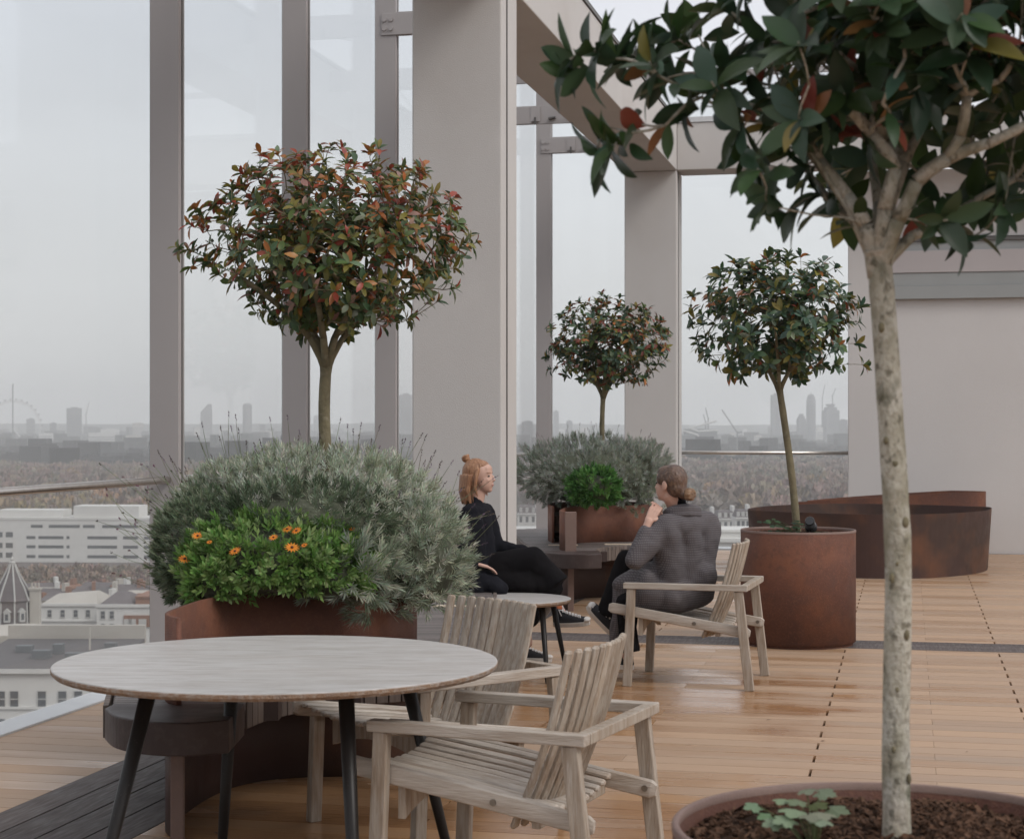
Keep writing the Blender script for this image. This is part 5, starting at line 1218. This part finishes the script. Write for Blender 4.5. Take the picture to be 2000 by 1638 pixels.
for x,y,w_,h_ in ((-60*s_,6,2.2,.9),(-30*s_,9,1.2,1.3),(10*s_,5,3.0,.7),(64*s_,12,1.4,1.1),(80*s_,7,2.4,.8),(-110*s_,10,2.0,1.0)):
    m=MB(); m.box(x,x+w_,y,y+1.4,zy(1305)+.2,zy(1305)+.5+h_); m.build('vent_box',M['c_grey'],rf)
t=thing('stone_building','cream stone building with a curved cornice below the slate turret','building',at(20,245,GROUND),TH)
m=MB(); z=hz(1246,245)-GROUND
for k in range(1): m.lathe([(8.2,0),(8.2,z-1.2),(8.9,z-.9),(9.1,z-.1),(8.9,z),(7.6,z),(7.6,z+1.2),(7.2,z+1.2),(.1,z+1.25)],40,Matrix.Scale(.62,4,(1,0,0)))
m.build('wall',M['c_stone'],t)
# white terraces beyond the end screen
for k,(p,D2,yt,w_,lab) in enumerate([(1418,560,1012,38,'white terraced house with a grey mansard roof seen just above the planter rim'),(1452,540,1010,30,'white end house with a steep grey mansard, beside the tall planter edge'),(1030,600,1002,40,'white terraced house seen between the near column and the fin'),(1380,575,1014,34,'white terraced house with a mansard hidden partly by the coat'),(1100,620,1000,36,'white terraced house low behind the small bench planter')]):
    ww=w_/FOC*D2; t=thing('terraced_house',lab,'house',at(p,D2,GROUND),TH)
    zA=hz(yt,D2)-GROUND; zB=hz(yt-14,D2)-GROUND; m=MB(); m.box(-ww/2,ww/2,0,10,0,zA); m.box(-ww/2-.1,ww/2+.1,-.4,.02,zA-.5,zA); m.build('wall',M['c_white'],t)
    m=MB(); e=.05; m.add([(-ww/2,0,zA+.01),(ww/2,0,zA+.01),(ww/2,10,zA+.01),(-ww/2,10,zA+.01),(-ww/2+.8,1.2,zB),(ww/2-.8,1.2,zB),(ww/2-.8,8.8,zB),(-ww/2+.8,8.8,zB)],[(0,1,5,4),(1,2,6,5),(2,3,7,6),(3,0,4,7),(4,5,6,7)]); rf=m.build('roof',M['c_slate'],t)
    m=MB(); m.box(ww/2-.9,ww/2-.1,2,8,zA,zB+1.5); m.build('chimney',M['c_white'],rf)
    for j in range(3):
        x=-ww/2+ww*(j+.6)/3.3; m=MB(); m.box(x-.5,x+.5,.1,.7,zA+.3,zB-.5); m.build('dormer',M['c_frame'],rf)
        for z in (zA-3.0,zA-6.2): m=MB(); m.box(x-.45,x+.45,-.06,.05,z,z+1.9); m.build('window',M['c_window'],t)
t=thing('flat_roof_block','pale low block with long flat roof ledges under the white terraced houses','building',at(1420,380,GROUND),TH)
m=MB(); z=hz(1040,380)-GROUND; m.box(-46,14,0,10,0,z-2.0); m.box(-46,14,-.6,10.4,z-2.0,z-1.2); m.box(-46,14,3,16,z-1.2,z); m.box(-46,14,2.6,16.3,z,z+.5); m.build('wall',M['c_white'],t)
m=MB(); m.box(-46,14,-.1,-.02,z-6,z-3.4); m.build('brick_band',M['c_brick'],t)

# ---- the air
hzm=bpy.data.materials.new('city_haze'); hzm.use_nodes=True; nt=hzm.node_tree; nt.nodes.remove(nt.nodes['Principled BSDF'])
v=nt.nodes.new('ShaderNodeVolumePrincipled'); v.inputs['Color'].default_value=(1.0,1.0,1.0,1); v.inputs['Density'].default_value=HAZE; v.inputs['Anisotropy'].default_value=.0
nt.links.new(v.outputs[0],nt.nodes['Material Output'].inputs['Volume'])
m=MB(); m.box(-6600,6600,-2800,6600,GROUND-1,125); tag(m.build('haze',hzm),kind='stuff')

# ================================================================== SKY, LIGHT, CAMERA
wd=bpy.data.worlds.new('World'); sc.world=wd; wd.use_nodes=True; nt=wd.node_tree; N=nt.nodes; L=nt.links; bg=N['Background']
SUN_EL=R(42); SUN_AZ=R(115)           # azimuth clockwise from +Y
sky=N.new('ShaderNodeTexSky'); sky.sky_type='NISHITA'; sky.sun_disc=False; sky.sun_elevation=SUN_EL; sky.sun_rotation=SUN_AZ; sky.air_density=2; sky.dust_density=4
tc=N.new('ShaderNodeTexCoord'); mp=N.new('ShaderNodeMapping'); mp.inputs['Scale'].default_value=(1,1,4.5); L.new(tc.outputs['Generated'],mp.inputs[0])
no=N.new('ShaderNodeTexNoise'); no.inputs['Scale'].default_value=1.7; no.inputs['Detail'].default_value=6; no.inputs['Roughness'].default_value=.55; L.new(mp.outputs[0],no.inputs['Vector'])
sep=N.new('ShaderNodeSeparateXYZ'); L.new(tc.outputs['Generated'],sep.inputs[0])
rp=N.new('ShaderNodeValToRGB'); L.new(sep.outputs[2],rp.inputs[0]); cr=rp.color_ramp
cr.elements[0].position=0.0; cr.elements[0].color=(.93,.93,.935,1); cr.elements[1].position=1.0; cr.elements[1].color=(1.14,1.13,1.18,1)
e=cr.elements.new(.06); e.color=(.91,.915,.935,1); e=cr.elements.new(.22); e.color=(.865,.885,.955,1)
mr=N.new('ShaderNodeMapRange'); L.new(no.outputs[0],mr.inputs[0]); mr.inputs[1].default_value=.3; mr.inputs[2].default_value=.7; mr.inputs[3].default_value=.91; mr.inputs[4].default_value=1.09
mu=N.new('ShaderNodeVectorMath'); mu.operation='SCALE'; L.new(rp.outputs[0],mu.inputs[0]); L.new(mr.outputs[0],mu.inputs['Scale'])
g=N.new('ShaderNodeVectorMath'); g.operation='SCALE'; g.inputs['Scale'].default_value=CLOUD; L.new(mu.outputs[0],g.inputs[0])
mx=N.new('ShaderNodeMix'); mx.data_type='RGBA'; mx.inputs[0].default_value=.93; L.new(sky.outputs[0],mx.inputs[6]); L.new(g.outputs[0],mx.inputs[7])
L.new(mx.outputs[2],bg.inputs[0]); bg.inputs[1].default_value=.10
sd=bpy.data.lights.new('sun','SUN'); sd.energy=SUN_E; sd.angle=R(25); sd.color=(1,.965,.92); so=bpy.data.objects.new('sun',sd); C.objects.link(so)
dirv=Vector((math.sin(SUN_AZ)*math.cos(SUN_EL),math.cos(SUN_AZ)*math.cos(SUN_EL),math.sin(SUN_EL))); so.rotation_euler=(-dirv).to_track_quat('-Z','Y').to_euler()
cd=bpy.data.cameras.new('camera'); cam=bpy.data.objects.new('camera',cd); C.objects.link(cam); sc.camera=cam
cam.location=(0,0,EYE); cam.rotation_euler=(R(90),0,TH); cd.sensor_width=36; cd.lens=FOC/2000*36; cd.shift_y=.0065; cd.clip_start=.05; cd.clip_end=40000
cd.dof.use_dof=True; cd.dof.focus_distance=9.3; cd.dof.aperture_fstop=8.5
sc.view_settings.view_transform='Standard'; sc.view_settings.look='None'; sc.view_settings.exposure=EXPO; sc.view_settings.gamma=1
sc.cycles.use_denoising=True; sc.cycles.max_bounces=12; sc.cycles.transparent_max_bounces=24; sc.cycles.volume_bounces=8; sc.cycles.sample_clamp_indirect=6; sc.cycles.caustics_reflective=False; sc.cycles.caustics_refractive=False
